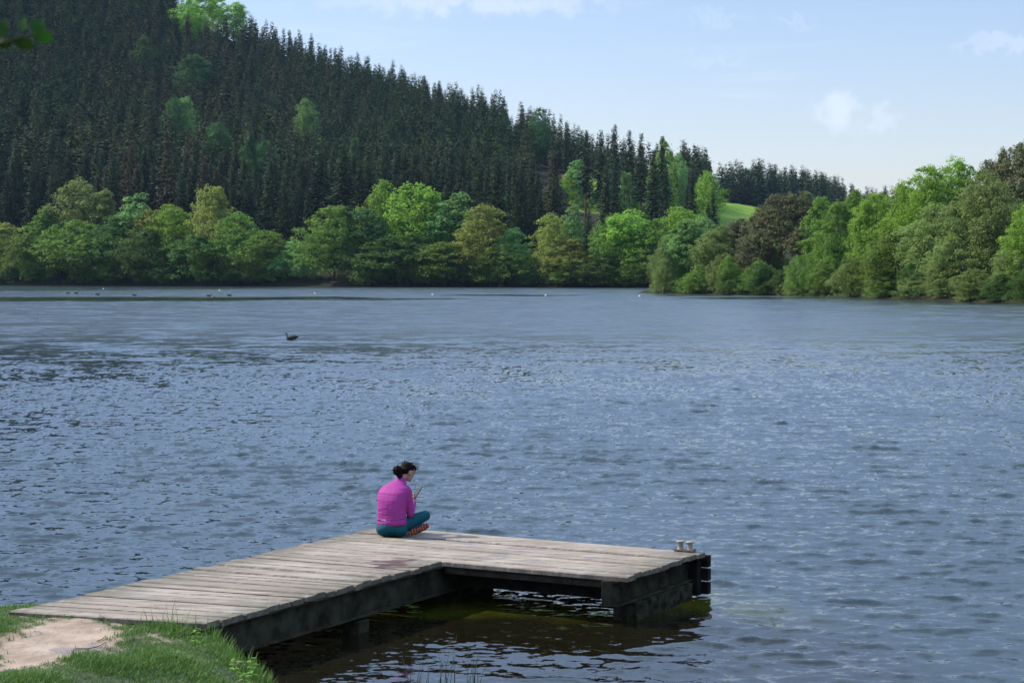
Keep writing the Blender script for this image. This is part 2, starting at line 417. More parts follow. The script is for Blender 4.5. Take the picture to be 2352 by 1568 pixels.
wy = np.concatenate([np.linspace(-30, 11.5, 6), spacing(12, 120, 0.03, 0.30), np.linspace(122, 620, 130)])
WX, WY = np.meshgrid(wx, wy)
def wavefield(X, Y):
    rw = np.random.RandomState(21)
    sheltered = 0.60 + 0.40 * np.clip((Y - 15.5 + 0.0 * X) / 9.0, 0, 1) ** 0.7
    LP_ = np.array([(-3.3, 14.8), (-1.2, 14.8), (1.6, 17.6), (2.5, 19.5), (-1.4, 21.9), (-4.6, 16.2)])
    sheltered = sheltered * (1 - 0.72 * np.clip(sdpoly(X, Y, LP_) / 0.9 + 0.6, 0, 1))
    gust = 0.85 + 0.22 * np.sin(X * 0.21 + Y * 0.13 + 1) * np.sin(Y * 0.31 - X * 0.11) + 0.12 * np.sin(X * 0.9 + Y * 0.37)
    Z = np.zeros_like(X); DX = np.zeros_like(X); DY = np.zeros_like(X)
    N = 150
    for i in range(N):
        lam = 0.10 * (1.25 / 0.10) ** ((i + rw.rand()) / N)
        th = math.radians(-100) + rw.normal() * math.radians(19 if lam > 0.4 else 32)
        kx, ky = math.cos(th), math.sin(th); kk = 2 * math.pi / lam
        steep = (0.042 if lam > 0.35 else 0.050) * (1.0 if lam < 0.40 else (0.40 / lam) ** 0.9)
        A = steep / kk
        ph = kk * (kx * X + ky * Y) + rw.uniform(0, 6.283)
        fade = sheltered ** 1.3
        Z += A * fade * np.cos(ph); DX -= 0.8 * A * fade * kx * np.sin(ph); DY -= 0.8 * A * fade * ky * np.sin(ph)
    return Z * gust + 0.0, DX * gust, DY * gust
fadeY = np.clip((118 - WY) / 75, 0, 1) * np.clip((WY - 11.7) / 1.0, 0, 1); fadeX = np.clip((31.5 - abs(WX)) / 4.5, 0, 1)
g = fadeX * fadeY; g = g * g * (3 - 2 * g)
sel = g > 0
Zw = np.zeros_like(WX); DXw = np.zeros_like(WX); DYw = np.zeros_like(WX)
z_, dx_, dy_ = wavefield(WX[sel], WY[sel]); Zw[sel] = z_; DXw[sel] = dx_; DYw[sel] = dy_
calm = np.zeros_like(WX)
def streak(px0, px1, py0, py1, s):
    """a smooth slick lying on the lake, long across the view"""
    global calm
    a = atz(px0, (py0 + py1) / 2); b = atz(px1, (py0 + py1) / 2); n_ = atz(1176, py1).y; f_ = atz(1176, py0).y
    cy = (n_ + f_) / 2; hy = abs(f_ - n_) / 2; cx_ = (a.x + b.x) / 2; hx = abs(b.x - a.x) / 2
    wob = 0.22 * np.sin(WX * 0.13 + 1.0) + 0.15 * np.sin(WX * 0.31)
    q = ((WX - cx_) / hx) ** 2 + ((WY - cy) / hy + wob) ** 2
    calm = np.maximum(calm, s * np.clip((1.15 - q) / 0.35, 0, 1))
V = np.stack([(WX + g * DXw).ravel(), (WY + g * DYw).ravel(), (g * Zw).ravel()], 1)
for a_ in ((-400, 900, 681, 691, 0.86), (350, 1080, 684, 690, 0.72), (1020, 1345, 676.6, 679.3, 0.95), (1560, 1960, 683, 687, 0.9), (-300, 640, 655, 668, 0.5),
           (1880, 2600, 686, 699, 0.75), (1490, 1700, 676, 681, 0.5)):
    streak(*a_)
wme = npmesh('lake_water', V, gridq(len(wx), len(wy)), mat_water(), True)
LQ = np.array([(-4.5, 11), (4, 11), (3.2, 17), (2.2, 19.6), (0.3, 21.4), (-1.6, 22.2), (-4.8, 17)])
attr(wme, 'jetty_tone', np.clip(sdpoly(WX, WY, LQ) / 1.2 + 0.6, 0, 1).ravel())  # zone round the jetty with the shade-darkened and olive water colours
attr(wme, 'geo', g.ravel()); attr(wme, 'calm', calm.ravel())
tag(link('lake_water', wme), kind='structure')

# ------------------------------------------------------------------ near bank
SHX = [-60, -8, -4.7, -4.35, -2.62, -2.3, -1.9, -1.2, -0.4, 1, 4, 10, 60]
SHY = [24, 17.9, 17.0, 16.95, 16.30, 15.50, 14.85, 14.3, 13.9, 13.0, 12.0, 10.0, -10]
def bank(X, Y):
    X = np.asarray(X, float); Y = np.asarray(Y, float)
    s = interp(X, SHX, SHY) - Y
    top = interp(X, [-2.9, -2.3, -1.6, 0], [0.445, 0.36, 0.24, 0.16])
    wd = interp(X, [-4.4, -2.6, -1.8], [0.07, 0.12, 0.42])
    z = np.where(s > 0, top * (1 - np.exp(-np.clip(s, 0, 99) / wd)), np.maximum(s * 1.2, -1.6))
    z = z + np.where(s > 0, np.clip(13.0 - Y, 0, 30) * 0.14 + 0.018 * np.sin(X * 2.1 + 1) * np.sin(Y * 2.7) + 0.010 * np.sin(X * 6.3) * np.sin(Y * 5.1 + 2), 0)
    z = z + np.where(s > 0, -0.035 * np.exp(-(((X + 4.1) / 1.1) ** 2 + ((Y - 14.6) / 0.9) ** 2)), 0)
    return np.where(Y < 1, np.minimum(z, 1.9), z)
DIRT = [(-30, 1512), (-30, 1462), (40, 1455), (58, 1440), (75, 1428), (130, 1420), (205, 1424), (262, 1434), (300, 1446), (300, 1456), (262, 1468), (250, 1482),
        (210, 1492), (150, 1503), (100, 1514), (40, 1528), (-30, 1540)]
DIRT2 = [(338, 1458), (352, 1450), (378, 1456), (372, 1468), (350, 1470)]
def worldpoly(P):
    out = []
    for (x, y) in P:
        p = atz(x, y, 0.45); out.append((p.x, p.y))
    return np.array(out)
DP1, DP2 = worldpoly(DIRT), worldpoly(DIRT2)
DP3 = worldpoly([(60, 1412), (250, 1426), (330, 1428), (300, 1436), (220, 1431), (60, 1420)])
def dirtmask(X, Y):
    wob = 0.05 * np.sin(X * 9 + Y * 5) + 0.06 * np.sin(X * 17 - Y * 13 + 2) + 0.05 * np.sin(X * 31 + Y * 27) + 0.03 * np.sin(X * 57 - Y * 43)
    d = np.maximum(np.maximum(sdpoly(X, Y, DP1), sdpoly(X, Y, DP2)), sdpoly(X, Y, DP3)) + wob
    return np.clip(d / 0.22 + 0.5, 0, 1)
def mat_bank():
    mt, tt, p = newmat('bank_soil')
    o = tt.n('ShaderNodeTexCoord').outputs['Object']
    dm = tt.n('ShaderNodeAttribute', attribute_name='dirt').outputs['Fac']
    n1 = tt.noise(o, 2.2, 5, 0.6).outputs[0]; n2 = tt.noise(o, 45, 4, 0.7).outputs[0]; n3 = tt.noise(o, 160, 2).outputs[0]
    d = tt.mix(tt.ss(n1, 0.3, 0.7), (0.20, 0.135, 0.092), (0.39, 0.29, 0.22))
    d = tt.mix(tt.math('MULTIPLY', tt.ss(n2, 0.5, 0.72), 0.4), d, (0.20, 0.12, 0.08))
    d = tt.mix(tt.math('MULTIPLY', tt.ss(n3, 0.66, 0.74), 0.7), d, (0.10, 0.065, 0.045))
    wp = atz(185, 1487, 0.44); off = tt.vmath('ADD', tt.vmath('SUBTRACT', o, tuple(wp)), tt.vmath('MULTIPLY', tt.vmath('SUBTRACT', tt.noise(o, 5, 3).outputs['Color'], (0.5, 0.5, 0.5)), (0.5, 0.5, 0)))
    wet = tt.ss(tt.vmath('LENGTH', tt.vmath('MULTIPLY', off, (2.6, 4.5, 0))), 0.95, 0.7)
    d = tt.mix(tt.math('MULTIPLY', wet, 0.5), d, (0.16, 0.125, 0.12))
    gsoil = tt.mix(n1, (0.02, 0.035, 0.010), (0.045, 0.045, 0.02))
    tt.L(tt.mix(dm, gsoil, d), p.inputs['Base Color'])
    tt.L(tt.n('ShaderNodeMapRange', {0: tt.math('MULTIPLY', wet, dm), 3: 0.9, 4: 0.32}).outputs[0], p.inputs['Roughness'])
    b = tt.n('ShaderNodeBump', {'Strength': 0.8, 'Distance': 0.03, 'Height': tt.math('ADD', tt.noise(o, 12, 5, 0.65).outputs[0], tt.math('MULTIPLY', n2, 0.25))})
    tt.L(b.outputs[0], p.inputs['Normal'])
    return mt
bx = np.concatenate([np.linspace(-60, -8, 20, endpoint=False), np.linspace(-8, 3, 221), np.linspace(4, 60, 20)])
by = np.concatenate([np.linspace(-40, 10, 30, endpoint=False), np.linspace(10, 18.5, 190), np.linspace(19, 30, 8)])
BX, BY = np.meshgrid(bx, by); BZ = bank(BX, BY)
bme = npmesh('ground', np.stack([BX.ravel(), BY.ravel(), BZ.ravel()], 1), gridq(len(bx), len(by)), mat_bank(), True)
attr(bme, 'dirt', dirtmask(BX, BY).ravel())
tag(link('ground', bme), kind='structure')

# ------------------------------------------------------------------ jetty
DECKZ = 0.48
def D(px, py):  # 4096-pixel photograph coordinates to a point on the deck plane
    return atz(px / 1.7415, py / 1.7415, DECKZ)
A0, C0, A1, C1 = D(36, 2445), D(1532, 2103), D(827, 2493), D(1773, 2245)
E0, E1 = D(2817, 2206), D(2506, 2308)
DECKDIR = (E0 - C0).normalized()
def isect(p, d, q, e):
    det = d.x * (-e.y) + e.x * d.y
    r = q - p; s = (r.x * (-e.y) + e.x * r.y) / det
    return p + d * s
rnd = random.Random(5)
jetty = empty('jetty', ((A0 + E1) / 2).to_tuple()[:2] + (0,), 0, 'L-shaped wooden plank jetty reaching from the grassy bank over the lake', 'jetty')
JO = jetty.location.copy()
def planks(seq, front, end_front):
    v, f, ed = [], [], []
    return v, f, ed
pv, pf, pe, ps = [], [], [], []
def plank(l0, l1, r0, r1, dz, tilt):
    """l0,l1 = near/far corners at the left end; r0,r1 at the right end"""
    n = 14; b = len(pv); th = 0.050; c = 0.011
    for i in range(n + 1):
        a = i / n
        p0 = l0.lerp(r0, a); p1 = l1.lerp(r1, a); wd = (p1 - p0); L = wd.length; wn = wd / L
        wv = rnd.uniform(-1, 1) * 0.0015
        e = max(0, 1 - min(a, 1 - a) * (l0 - r0).length / 0.5)
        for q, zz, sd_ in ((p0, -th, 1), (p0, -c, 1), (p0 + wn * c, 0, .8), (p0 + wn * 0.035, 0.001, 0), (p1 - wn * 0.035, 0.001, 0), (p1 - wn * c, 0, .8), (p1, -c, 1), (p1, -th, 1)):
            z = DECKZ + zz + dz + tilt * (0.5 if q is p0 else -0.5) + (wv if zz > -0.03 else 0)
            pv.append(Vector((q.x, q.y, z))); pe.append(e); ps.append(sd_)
    for i in range(n):
        for k in range(8):
            a = b + i * 8 + k; a2 = b + i * 8 + (k + 1) % 8
            pf.append((a, a + 8, a2 + 8, a2))
    pf.append(tuple(b + k for k in range(8))); pf.append(tuple(b + n * 8 + k for k in reversed(range(8))))
L_left = (C0 - A0); left_len = L_left.length; ld = L_left.normalized()
d_bank = (A1 - A0).normalized(); d_back = (E0 - C0).normalized()
rightdir = (C1 - A1).normalized(); enddir = (E0 - E1).normalized()
# where the arm's front edge line meets the left edge
fd = (E1 - C1).normalized(); tf = (isect(A0, ld, C1, fd) - A0).length
pos = 0.0; bounds = [0.0]
while pos < tf - 0.1:
    pos += rnd.choice([0.145, 0.19, 0.20, 0.215]) * rnd.uniform(0.96, 1.04); bounds.append(pos)
bounds[-1] = tf
npl = 10; bounds += [tf + (left_len - tf) * (i + 1) / npl for i in range(npl)]
def dirat(tt_):
    if tt_ <= tf: return d_bank.lerp(fd, tt_ / tf).normalized()
    return fd.lerp(d_back, (tt_ - tf) / (left_len - tf)).normalized()
for i in range(len(bounds) - 1):
    t0, t1 = bounds[i], bounds[i + 1]
    gap = rnd.choice([0.006, 0.008, 0.010, 0.014, 0.018, 0.030, 0.042]); t0g = t0 + gap
    arm = t0 >= tf - 1e-4
    q, qd = (E1, enddir) if arm else (A1, rightdir)
    a0, a1 = A0 + ld * t0g, A0 + ld * t1
    r0, r1 = isect(a0, dirat(t0), q, qd), isect(a1, dirat(t1), q, qd)
    j0, j1 = rnd.uniform(-0.012, 0.012), rnd.uniform(-0.022, 0.022)
    if i == len(bounds) - 2: gap = 0
    plank(a0 + dirat(t0) * j0, a1 + dirat(t1) * j0, r0 + dirat(t0) * j1, r1 + dirat(t1) * j1, rnd.uniform(-0.007, 0.007), rnd.uniform(-0.008, 0.008))
mb = MB(); mb.v = [p - JO for p in pv]; mb.f = pf
M_DECK = None
deck = mb.build('deck', None, jetty)
deck.data.update()
# object-space texture of the deck starts from the jetty's base: shift the spill and damp points too
_atz = atz
def atz(px, py, z=0.0): return _atz(px, py, z) - JO
M_DECK = mat_deck()
atz = _atz
deck.data.materials.append(M_DECK); attr(deck.data, 'edge', pe); attr(deck.data, 'side', ps)

def J(p, z): return Vector((p.x - JO.x, p.y - JO.y, z))
inn = lambda d: Vector((-d.y, d.x, 0))   # to the left of a direction
def ibeam(a, b, ztop, h, wf=0.14):
    k = MB(); k.beam(J(a, ztop - h / 2), J(b, ztop - h / 2), 0.03, h - 0.03)
    k.beam(J(a, ztop - 0.008), J(b, ztop - 0.008), wf, 0.016); k.beam(J(a, ztop - h + 0.010), J(b, ztop - h + 0.010), wf, 0.02)
    return k
off = inn(rightdir) * 0.07
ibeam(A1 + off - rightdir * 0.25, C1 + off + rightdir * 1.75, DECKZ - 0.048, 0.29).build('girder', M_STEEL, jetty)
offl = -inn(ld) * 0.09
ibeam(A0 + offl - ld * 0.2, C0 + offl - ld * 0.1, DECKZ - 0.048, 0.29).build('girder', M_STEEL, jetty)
mid0, mid1 = (A0 + A1) / 2, (C0 + C1) / 2
# arm bearers along the arm
bk = -inn(fd)
b1 = MB(); b1.beam(J(C1 + fd * 0.06 - bk * 0.30, DECKZ - 0.165), J(E1 - fd * 0.35 - bk * 0.30, DECKZ - 0.165), 0.10, 0.23); b1.build('bearer', M_DARKWOOD, jetty)
b2 = MB(); b2.beam(J(C0 + d_back * 0.1 + bk * 0.30, DECKZ - 0.165), J(E0 - d_back * 0.3 + bk * 0.30, DECKZ - 0.165), 0.10, 0.23); b2.build('bearer', M_DARKWOOD, jetty)
b3 = MB(); b3.beam(J(C1 + fd * 0.01 - bk * 0.03, DECKZ - 0.085), J(E1 - fd * 0.03 - bk * 0.03, DECKZ - 0.085), 0.035, 0.075); b3.build('edge_board', M_DARKWOOD, jetty)
# cross girder at the arm's end and the concrete pier under it
eo = -DECKDIR * 0.16
cg = ibeam(E1 + eo - enddir * 0.02, E0 + eo - enddir * 0.1, DECKZ - 0.048, 0.25, 0.16); cg.box(J(E1 + eo - enddir * 0.0, DECKZ - 0.048 - 0.125), (0.1, 0.02, 0.125)); cg.build('cross_girder', M_STEEL, jetty)
def wallblock(a, b, ztop, thick, name, mat):
    d = (b - a).normalized(); k = MB(); k.beam(J(a, (ztop - 1.2) / 2), J(b, (ztop - 1.2) / 2), thick, ztop + 1.2)
    o_ = k.build(name, mat, jetty, bevel=0.015); return o_
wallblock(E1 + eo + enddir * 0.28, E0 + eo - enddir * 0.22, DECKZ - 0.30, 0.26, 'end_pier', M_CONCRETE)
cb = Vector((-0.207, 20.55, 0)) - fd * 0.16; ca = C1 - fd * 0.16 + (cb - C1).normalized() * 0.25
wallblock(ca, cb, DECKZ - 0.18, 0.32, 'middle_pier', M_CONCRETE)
pl = atz(1458, 1532, 0.0); q = (A1 + (C1 - A1) * 0.0)
# pile under the walkway girder, about 55 percent of the way out
s_ = 0.0
best = min((abs(((A1.lerp(C1, k / 100) - Vector((0, 0, 0))).x / (A1.lerp(C1, k / 100)).y) - (830 - 1176) / 4246.7), k) for k in range(100))[1] / 100
pp = A1.lerp(C1, best) + off
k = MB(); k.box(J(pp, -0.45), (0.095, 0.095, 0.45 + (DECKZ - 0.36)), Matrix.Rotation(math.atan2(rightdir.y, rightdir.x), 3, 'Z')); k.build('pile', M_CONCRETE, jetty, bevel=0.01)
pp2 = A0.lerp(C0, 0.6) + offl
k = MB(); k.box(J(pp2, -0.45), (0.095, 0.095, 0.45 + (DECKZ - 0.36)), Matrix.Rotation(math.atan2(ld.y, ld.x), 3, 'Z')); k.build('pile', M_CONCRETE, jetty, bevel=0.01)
# fender boards on the lake side of the arm's outer corner, with their post
fb = -inn(d_back)   # towards the camera; lake side is the other way
lake = inn(d_back)
for i, zc in enumerate((DECKZ - 0.105, DECKZ - 0.25, DECKZ - 0.395)):
    k = MB(); k.beam(J(E0 - d_back * (0.95 if i == 2 else 3.9) + lake * 0.055, zc), J(E0 + d_back * 0.04 + lake * 0.055, zc), 0.085, 0.128); k.build('fender_board', M_DARKWOOD, jetty, bevel=0.008)
k = MB(); k.box(J(E0 - d_back * 0.09 - lake * 0.045, DECKZ - 0.26), (0.055, 0.055, 0.205), Matrix.Rotation(math.atan2(d_back.y, d_back.x), 3, 'Z')); k.build('fender_post', M_DARKWOOD, jetty, bevel=0.006)
# double bollard
bc = D(2740, 2203); rb = math.atan2(DECKDIR.y, DECKDIR.x); MR = Matrix.Rotation(rb, 3, 'Z')
bb = MB(); bb.box(J(bc, DECKZ + 0.010), (0.115, 0.045, 0.008), MR)
for sx in (-1, 1):
    for sy in (-1, 1): bb.tube([J(bc, DECKZ + 0.018) + MR @ Vector((sx * 0.1, sy * 0.03, 0)), J(bc, DECKZ + 0.028) + MR @ Vector((sx * 0.1, sy * 0.03, 0))], [0.009, 0.009], 6)
plate = bb.build('mooring_bollard', M_RUST, jetty, bevel=0.002)
for sx in (-0.055, 0.055):
    c_ = J(bc, DECKZ + 0.018) + MR @ Vector((sx, 0, 0)); kz = lambda z: c_ + Vector((0, 0, z))
    MB().tube([kz(0), kz(0.006), kz(0.03), kz(0.066), kz(0.072), kz(0.076), kz(0.086), kz(0.090)], [0.038, 0.032, 0.030, 0.030, 0.032, 0.044, 0.045, 0.042], 20).build('bollard_post', M_CAST, plate, True)

# ------------------------------------------------------------------ grass on the bank
def ngrass(n, region, hlo, hhi, wid, seed, lean=0.5, keep=lambda X, Y, r: np.ones(len(X), bool)):
    r = np.random.RandomState(seed); X = r.uniform(region[0], region[1], n); Y = r.uniform(region[2], region[3], n)
    ok = keep(X, Y, r); X, Y = X[ok], Y[ok]; n = len(X); Z = bank(X, Y) - 0.01
    tall = 0.7 + 0.55 * np.sin(X * 3.1 + 1) * np.sin(Y * 4.3) + 0.25 * np.sin(X * 9 + Y * 7)
    h = r.uniform(hlo, hhi, n) * np.clip(tall, 0.45, 1.6); a = r.uniform(0, 6.283, n); ln = r.uniform(0.15, 1.0, n) * lean
    wx_, wy_ = np.cos(a + 1.57), np.sin(a + 1.57); w_ = wid * r.uniform(0.6, 1.3, n)
    V = []
    for (s, wf) in ((0, 1.0), (0.5, 0.85), (1.0, 0.08)):
        bx_ = X + np.cos(a) * h * ln * s ** 1.8; by_ = Y + np.sin(a) * h * ln * s ** 1.8; bz_ = Z + h * s * (1 - 0.35 * ln * s)
        V.append(np.stack([bx_ - wx_ * w_ * wf, by_ - wy_ * w_ * wf, bz_], 1)); V.append(np.stack([bx_ + wx_ * w_ * wf, by_ + wy_ * w_ * wf, bz_], 1))
    V = np.stack(V, 1).reshape(-1, 3); b = np.arange(n)[:, None] * 6
    Q = np.concatenate([b + np.array([[0, 1, 3, 2]]), b + np.array([[2, 3, 5, 4]])], 0)
    return V, Q
def deckcover(X, Y):
    P = np.array([(A0.x, A0.y), (A1.x, A1.y), (C1.x, C1.y), (C0.x, C0.y)]); return sdpoly(X, Y, P)
def kp(X, Y, r):
    s = interp(X, SHX, SHY) - Y; d = dirtmask(X, Y)
    pat = 0.5 + 0.5 * np.sin(X * 5 + 1) * np.sin(Y * 6.1)
    return (s > 0.02) & (r.rand(len(X)) > d * 1.02) & (deckcover(X, Y) < 0.02) & (r.rand(len(X)) < 0.75 + 0.25 * pat)
G1 = ngrass(260000, (-5.6, -0.2, 11.6, 17.6), 0.035, 0.085, 0.0032, 3, 0.9, kp)
G2 = ngrass(26000, (-3.6, -0.8, 13.4, 16.2), 0.10, 0.24, 0.0036, 4, 0.6, lambda X, Y, r: kp(X, Y, r) & ((interp(X, SHX, SHY) - Y) < 0.75 * r.rand(len(X)) + 0.1))
V = np.concatenate([G1[0], G2[0]]); Q = np.concatenate([G1[1], G2[1] + len(G1[0])])
M_GRASS = leafmat('grass_blades', (0.034, 0.092, 0.008), (0.145, 0.25, 0.034), 0.3, 0.3, 1.3)
gme = npmesh('grass', V, Q, M_GRASS, True)
tag(link('grass', gme), 'short green lawn grass growing on the bank around the bare path', 'grass', kind='stuff')

# leafy plants, stones, sticks, sedges
M_HERB = leafmat('herb_leaf', (0.12, 0.30, 0.02), (0.19, 0.40, 0.035), 0.35, 0.4, 4)
def herb(px, py, hgt, nl, seed, label):
    r = random.Random(seed); base = atz(px, py, 0.3); base.z = float(bank(np.array([base.x]), np.array([base.y]))[0])
    rt = empty('leafy_weed', base, 0, label, 'plant', 'broad-leaved weeds at the water side of the grass')
    MB().tube([(0, 0, 0), (0.01, 0, hgt * 0.5), (0.0, 0.01, hgt)], [0.003, 0.0025, 0.0015], 6).build('stem', M_HERB, rt)
    k = MB()
    for i in range(nl):
        z = hgt * (0.3 + 0.7 * i / nl); a = i * 2.4 + r.random(); L = r.uniform(0.05, 0.08); wd = L * 0.2
        d = Vector((math.cos(a), math.sin(a), r.uniform(-0.1, 0.5))).normalized(); s = Vector((-math.sin(a), math.cos(a), 0)); b = Vector((0, 0, z)); u = d.cross(s) * -0.006
        i0 = len(k.v); pts = [(0, 0), (0.3, 0.9), (0.6, 0.8), (1, 0)]
        for (f_, w_) in pts:
            c_ = b + d * (L * f_) + Vector((0, 0, -0.02 * f_ * f_)); k.v += [c_ + s * wd * w_, c_ + u, c_ - s * wd * w_]
        for j in range(3):
            o_ = i0 + j * 3; k.f += [(o_, o_ + 1, o_ + 4, o_ + 3), (o_ + 1, o_ + 2, o_ + 5, o_ + 4)]
    k.build('leaves', M_HERB, rt, True)
herb(448, 1522, 0.20, 9, 1, 'bright green weed with pointed leaves beside the girder corner of the jetty')
herb(540, 1566, 0.17, 8, 2, 'bright green weed growing just left of the brown stones')
herb(578, 1560, 0.20, 9, 3, 'bright green weed growing in front of the brown stones at the bank edge')
herb(560, 1590, 0.16, 8, 4, 'low bright weed at the bottom edge under the brown stones')
def stone(px, py, r_, label, seed):
    base = atz(px, py, 0.22); base.z = float(bank(np.array([base.x]), np.array([base.y]))[0])
    r = random.Random(seed); k = MB().ell((0, 0, r_ * 0.5), (r_ * 1.25, r_, r_ * 0.8), None, 14, 9)
    k.v = [v * (1 + 0.12 * math.sin(v.x * 90 + seed) * math.cos(v.z * 80) + r.uniform(-0.05, 0.05)) for v in k.v]
    o = k.build('stone', M_STONE, None, True); o.location = base; tag(o, label, 'stone', 'brown stones at the bank edge')
stone(545, 1558, 0.045, 'smaller brown stone, on the left of the two at the bank edge', 3)
stone(570, 1548, 0.055, 'larger brown stone, on the right of the two at the bank edge', 8)
def stick(pts, r_, label):
    P_ = []
    for (x, y) in pts:
        p = atz(x, y, 0.44); p.z = float(bank(np.array([p.x]), np.array([p.y]))[0]) + 0.012; P_.append(p)
    o_ = P_[0].copy(); k = MB().tube([p - o_ for p in P_], [r_ * (1 - 0.5 * i / len(P_)) for i in range(len(P_))], 6)
    o = k.build('dry_stick', M_STICK, None, True); o.location = o_; tag(o, label, 'stick', 'dry sticks on the bare earth')
stick([(177, 1486), (200, 1487), (224, 1483), (243, 1475)], 0.006, 'long thin dry stick lying on the bare earth by the damp patch')
stick([(223, 1472), (234, 1469), (242, 1462)], 0.005, 'short dry stick on the bare earth, just above the long one')
stick([(172, 1489), (174, 1480)], 0.004, 'tiny dry twig standing at the left end of the long stick')
M_SEDGE = simple('sedge_stalk', (0.055, 0.07, 0.03), 0.6, 0.3, 10)
def sedge(px, hgt, n, seed, label):
    p = atz(px, 1568, 0.0); base = Vector((p.x * 15.4 / p.y, 15.4, -0.12)); r = random.Random(seed)
    k = MB()
    for i in range(n):
        a = r.uniform(0, 6.28); ln = r.uniform(0.02, 0.22); h = hgt * r.uniform(0.45, 1.0); x0, y0 = r.uniform(-0.09, 0.09), r.uniform(-0.05, 0.05)
        d = Vector((math.cos(a) * ln, math.sin(a) * ln * 0.5, 1)); b = Vector((x0, y0, 0))
        k.tube([b, b + d * h * 0.5, b + Vector((d.x * 1.35, d.y * 1.3, 0.97)) * h], [0.0030, 0.0024, 0.0006], 5)
    o = k.build('sedge_tuft', M_SEDGE, None, True); o.location = base; tag(o, label, 'sedge', 'sedge tufts in the shallow water')
sedge(965, 0.46, 9, 1, 'short tuft of dark sedge blades at the bottom edge, leftmost of the three tufts')
sedge(1020, 0.62, 11, 2, 'tallest tuft of dark sedge blades standing in the shallow water')
sedge(1085, 0.54, 10, 3, 'tuft of splayed dark sedge blades, rightmost of the three tufts')

# ------------------------------------------------------------------ trees: generators
def cards(C, N, size, asp, r):
    """quads at centres C with normals N"""
    n = len(C); a = np.cross(N, r.normal(size=(n, 3))); a /= np.linalg.norm(a, axis=1)[:, None] + 1e-9
    b = np.cross(N, a); s = (size * r.uniform(0.6, 1.3, n))[:, None]
    v = np.stack([C - a * s, C - b * s * asp, C + a * s, C + b * s * asp], 1).reshape(-1, 3)
    q = np.arange(n * 4).reshape(-1, 4); return v, q
def crown_mesh(name, seed, H, W, base, ncl, npc, leaf, shape='oval', droop=0.0, mat=None, clsize=0.11):
    r = np.random.RandomState(seed); Cs, Ns = [], []; ends = []
    ph = r.uniform(0, 6.28, 6); nlob = 9; lob = [(r.uniform(0, 6.283), r.rand(), r.uniform(0.8, 1.15)) for _ in range(nlob)]
    for i in range(ncl):
        tt_ = r.rand() ** 0.85; z = base + (1 - base) * tt_
        if shape == 'oval': pr = max(0.08, math.sin(math.pi * min(1, 0.12 + tt_ * 0.86)) ** 0.62)
        elif shape == 'cone': pr = max(0.06, (1 - tt_) ** 0.75)
        elif shape == 'column': pr = max(0.15, math.sin(math.pi * min(1, 0.15 + tt_ * 0.83)) ** 0.45)
        elif shape == 'top': pr = max(0.1, math.sin(math.pi * (0.22 + tt_ * 0.72)) ** 0.5)
        else: pr = max(0.1, math.cos(math.pi * 0.5 * tt_ * 0.96) ** 0.55)
        a = r.uniform(0, 6.283)
        if r.rand() < 0.6:
            la, lt, lr = lob[r.randint(nlob)]; a = la + r.normal() * 0.45; tt_ = min(0.99, max(0.0, tt_ * 0.5 + lt * 0.5)); z = base + (1 - base) * tt_
        lump = 1 + 0.16 * math.sin(2 * a + ph[0] + 3 * tt_) + 0.12 * math.sin(3 * a + ph[1] - 5 * tt_) + 0.10 * math.sin(9 * tt_ + ph[2])
        rad = pr * lump * (r.rand() ** 0.38) * r.uniform(0.85, 1.12)
        cx_, cy_ = math.cos(a) * rad * W / 2, math.sin(a) * rad * W / 2; c = np.array([cx_, cy_, z * H * (1 + r.uniform(-0.02, 0.02))])
        s = clsize * 0.62 * H * r.uniform(0.4, 1.5) * (0.7 + 0.5 * (1 - tt_))
        s = min(s, W * 0.16)
        d = r.normal(size=(npc, 3)); d /= np.linalg.norm(d, axis=1)[:, None]
        rr = r.rand(npc) ** 0.45; P = c + d * rr[:, None] * np.array([s * 1.1, s * 1.1, s * 0.8])
        P[:, 2] -= droop * s * (rr ** 2) * 1.6
        out = np.array([cx_, cy_, 0.0]) / (W / 2)
        n = d * 0.9 + np.array([0, 0, 0.75]) + out * 0.35 + r.normal(size=(npc, 3)) * 0.55
        n /= np.linalg.norm(n, axis=1)[:, None]
        Cs.append(P); Ns.append(n); ends.append(c)
    C = np.concatenate(Cs); N = np.concatenate(Ns); C[:, 2] = np.maximum(C[:, 2], 0.05)
    v, q = cards(C, N, leaf, 0.62, r)
    return npmesh(name, v, q, mat), ends
def trunk_mesh(name, seed, H, base, ends, r0, mat, lean=0.03, nb=14, top=0.93):
    r = random.Random(seed); k = MB(); L = [Vector((lean * H * (z ** 1.5) + 0.01 * H * math.sin(z * 7 + seed), 0.01 * H * math.sin(z * 9 + seed), z * H)) for z in (0, .15, .3, .45, .6, .75, top)]
    k.tube(L, [r0 * 1.25, r0, r0 * .85, r0 * .7, r0 * .5, r0 * .33, r0 * .08], 7)
    es = sorted(ends, key=lambda e: r.random())[:nb]
    for e in es:
        e = Vector(e); hz = max(base * H * 0.55, e.z - (Vector((e.x, e.y, 0)).length) * r.uniform(0.5, 1.1)); zf = min(hz / H, 0.8)
        idx = min(int(zf / 0.15), 5); p0 = L[idx].lerp(L[idx + 1], min(1, (zf - idx * 0.15) / 0.15)); rr = r0 * (1 - zf) * 0.42 + 0.015
        md = p0.lerp(e, 0.5) + Vector((0, 0, 0.03 * H))
        k.tube([p0, md, e], [rr, rr * 0.6, rr * 0.15], 5)
    return k.mesh(name, mat, True)
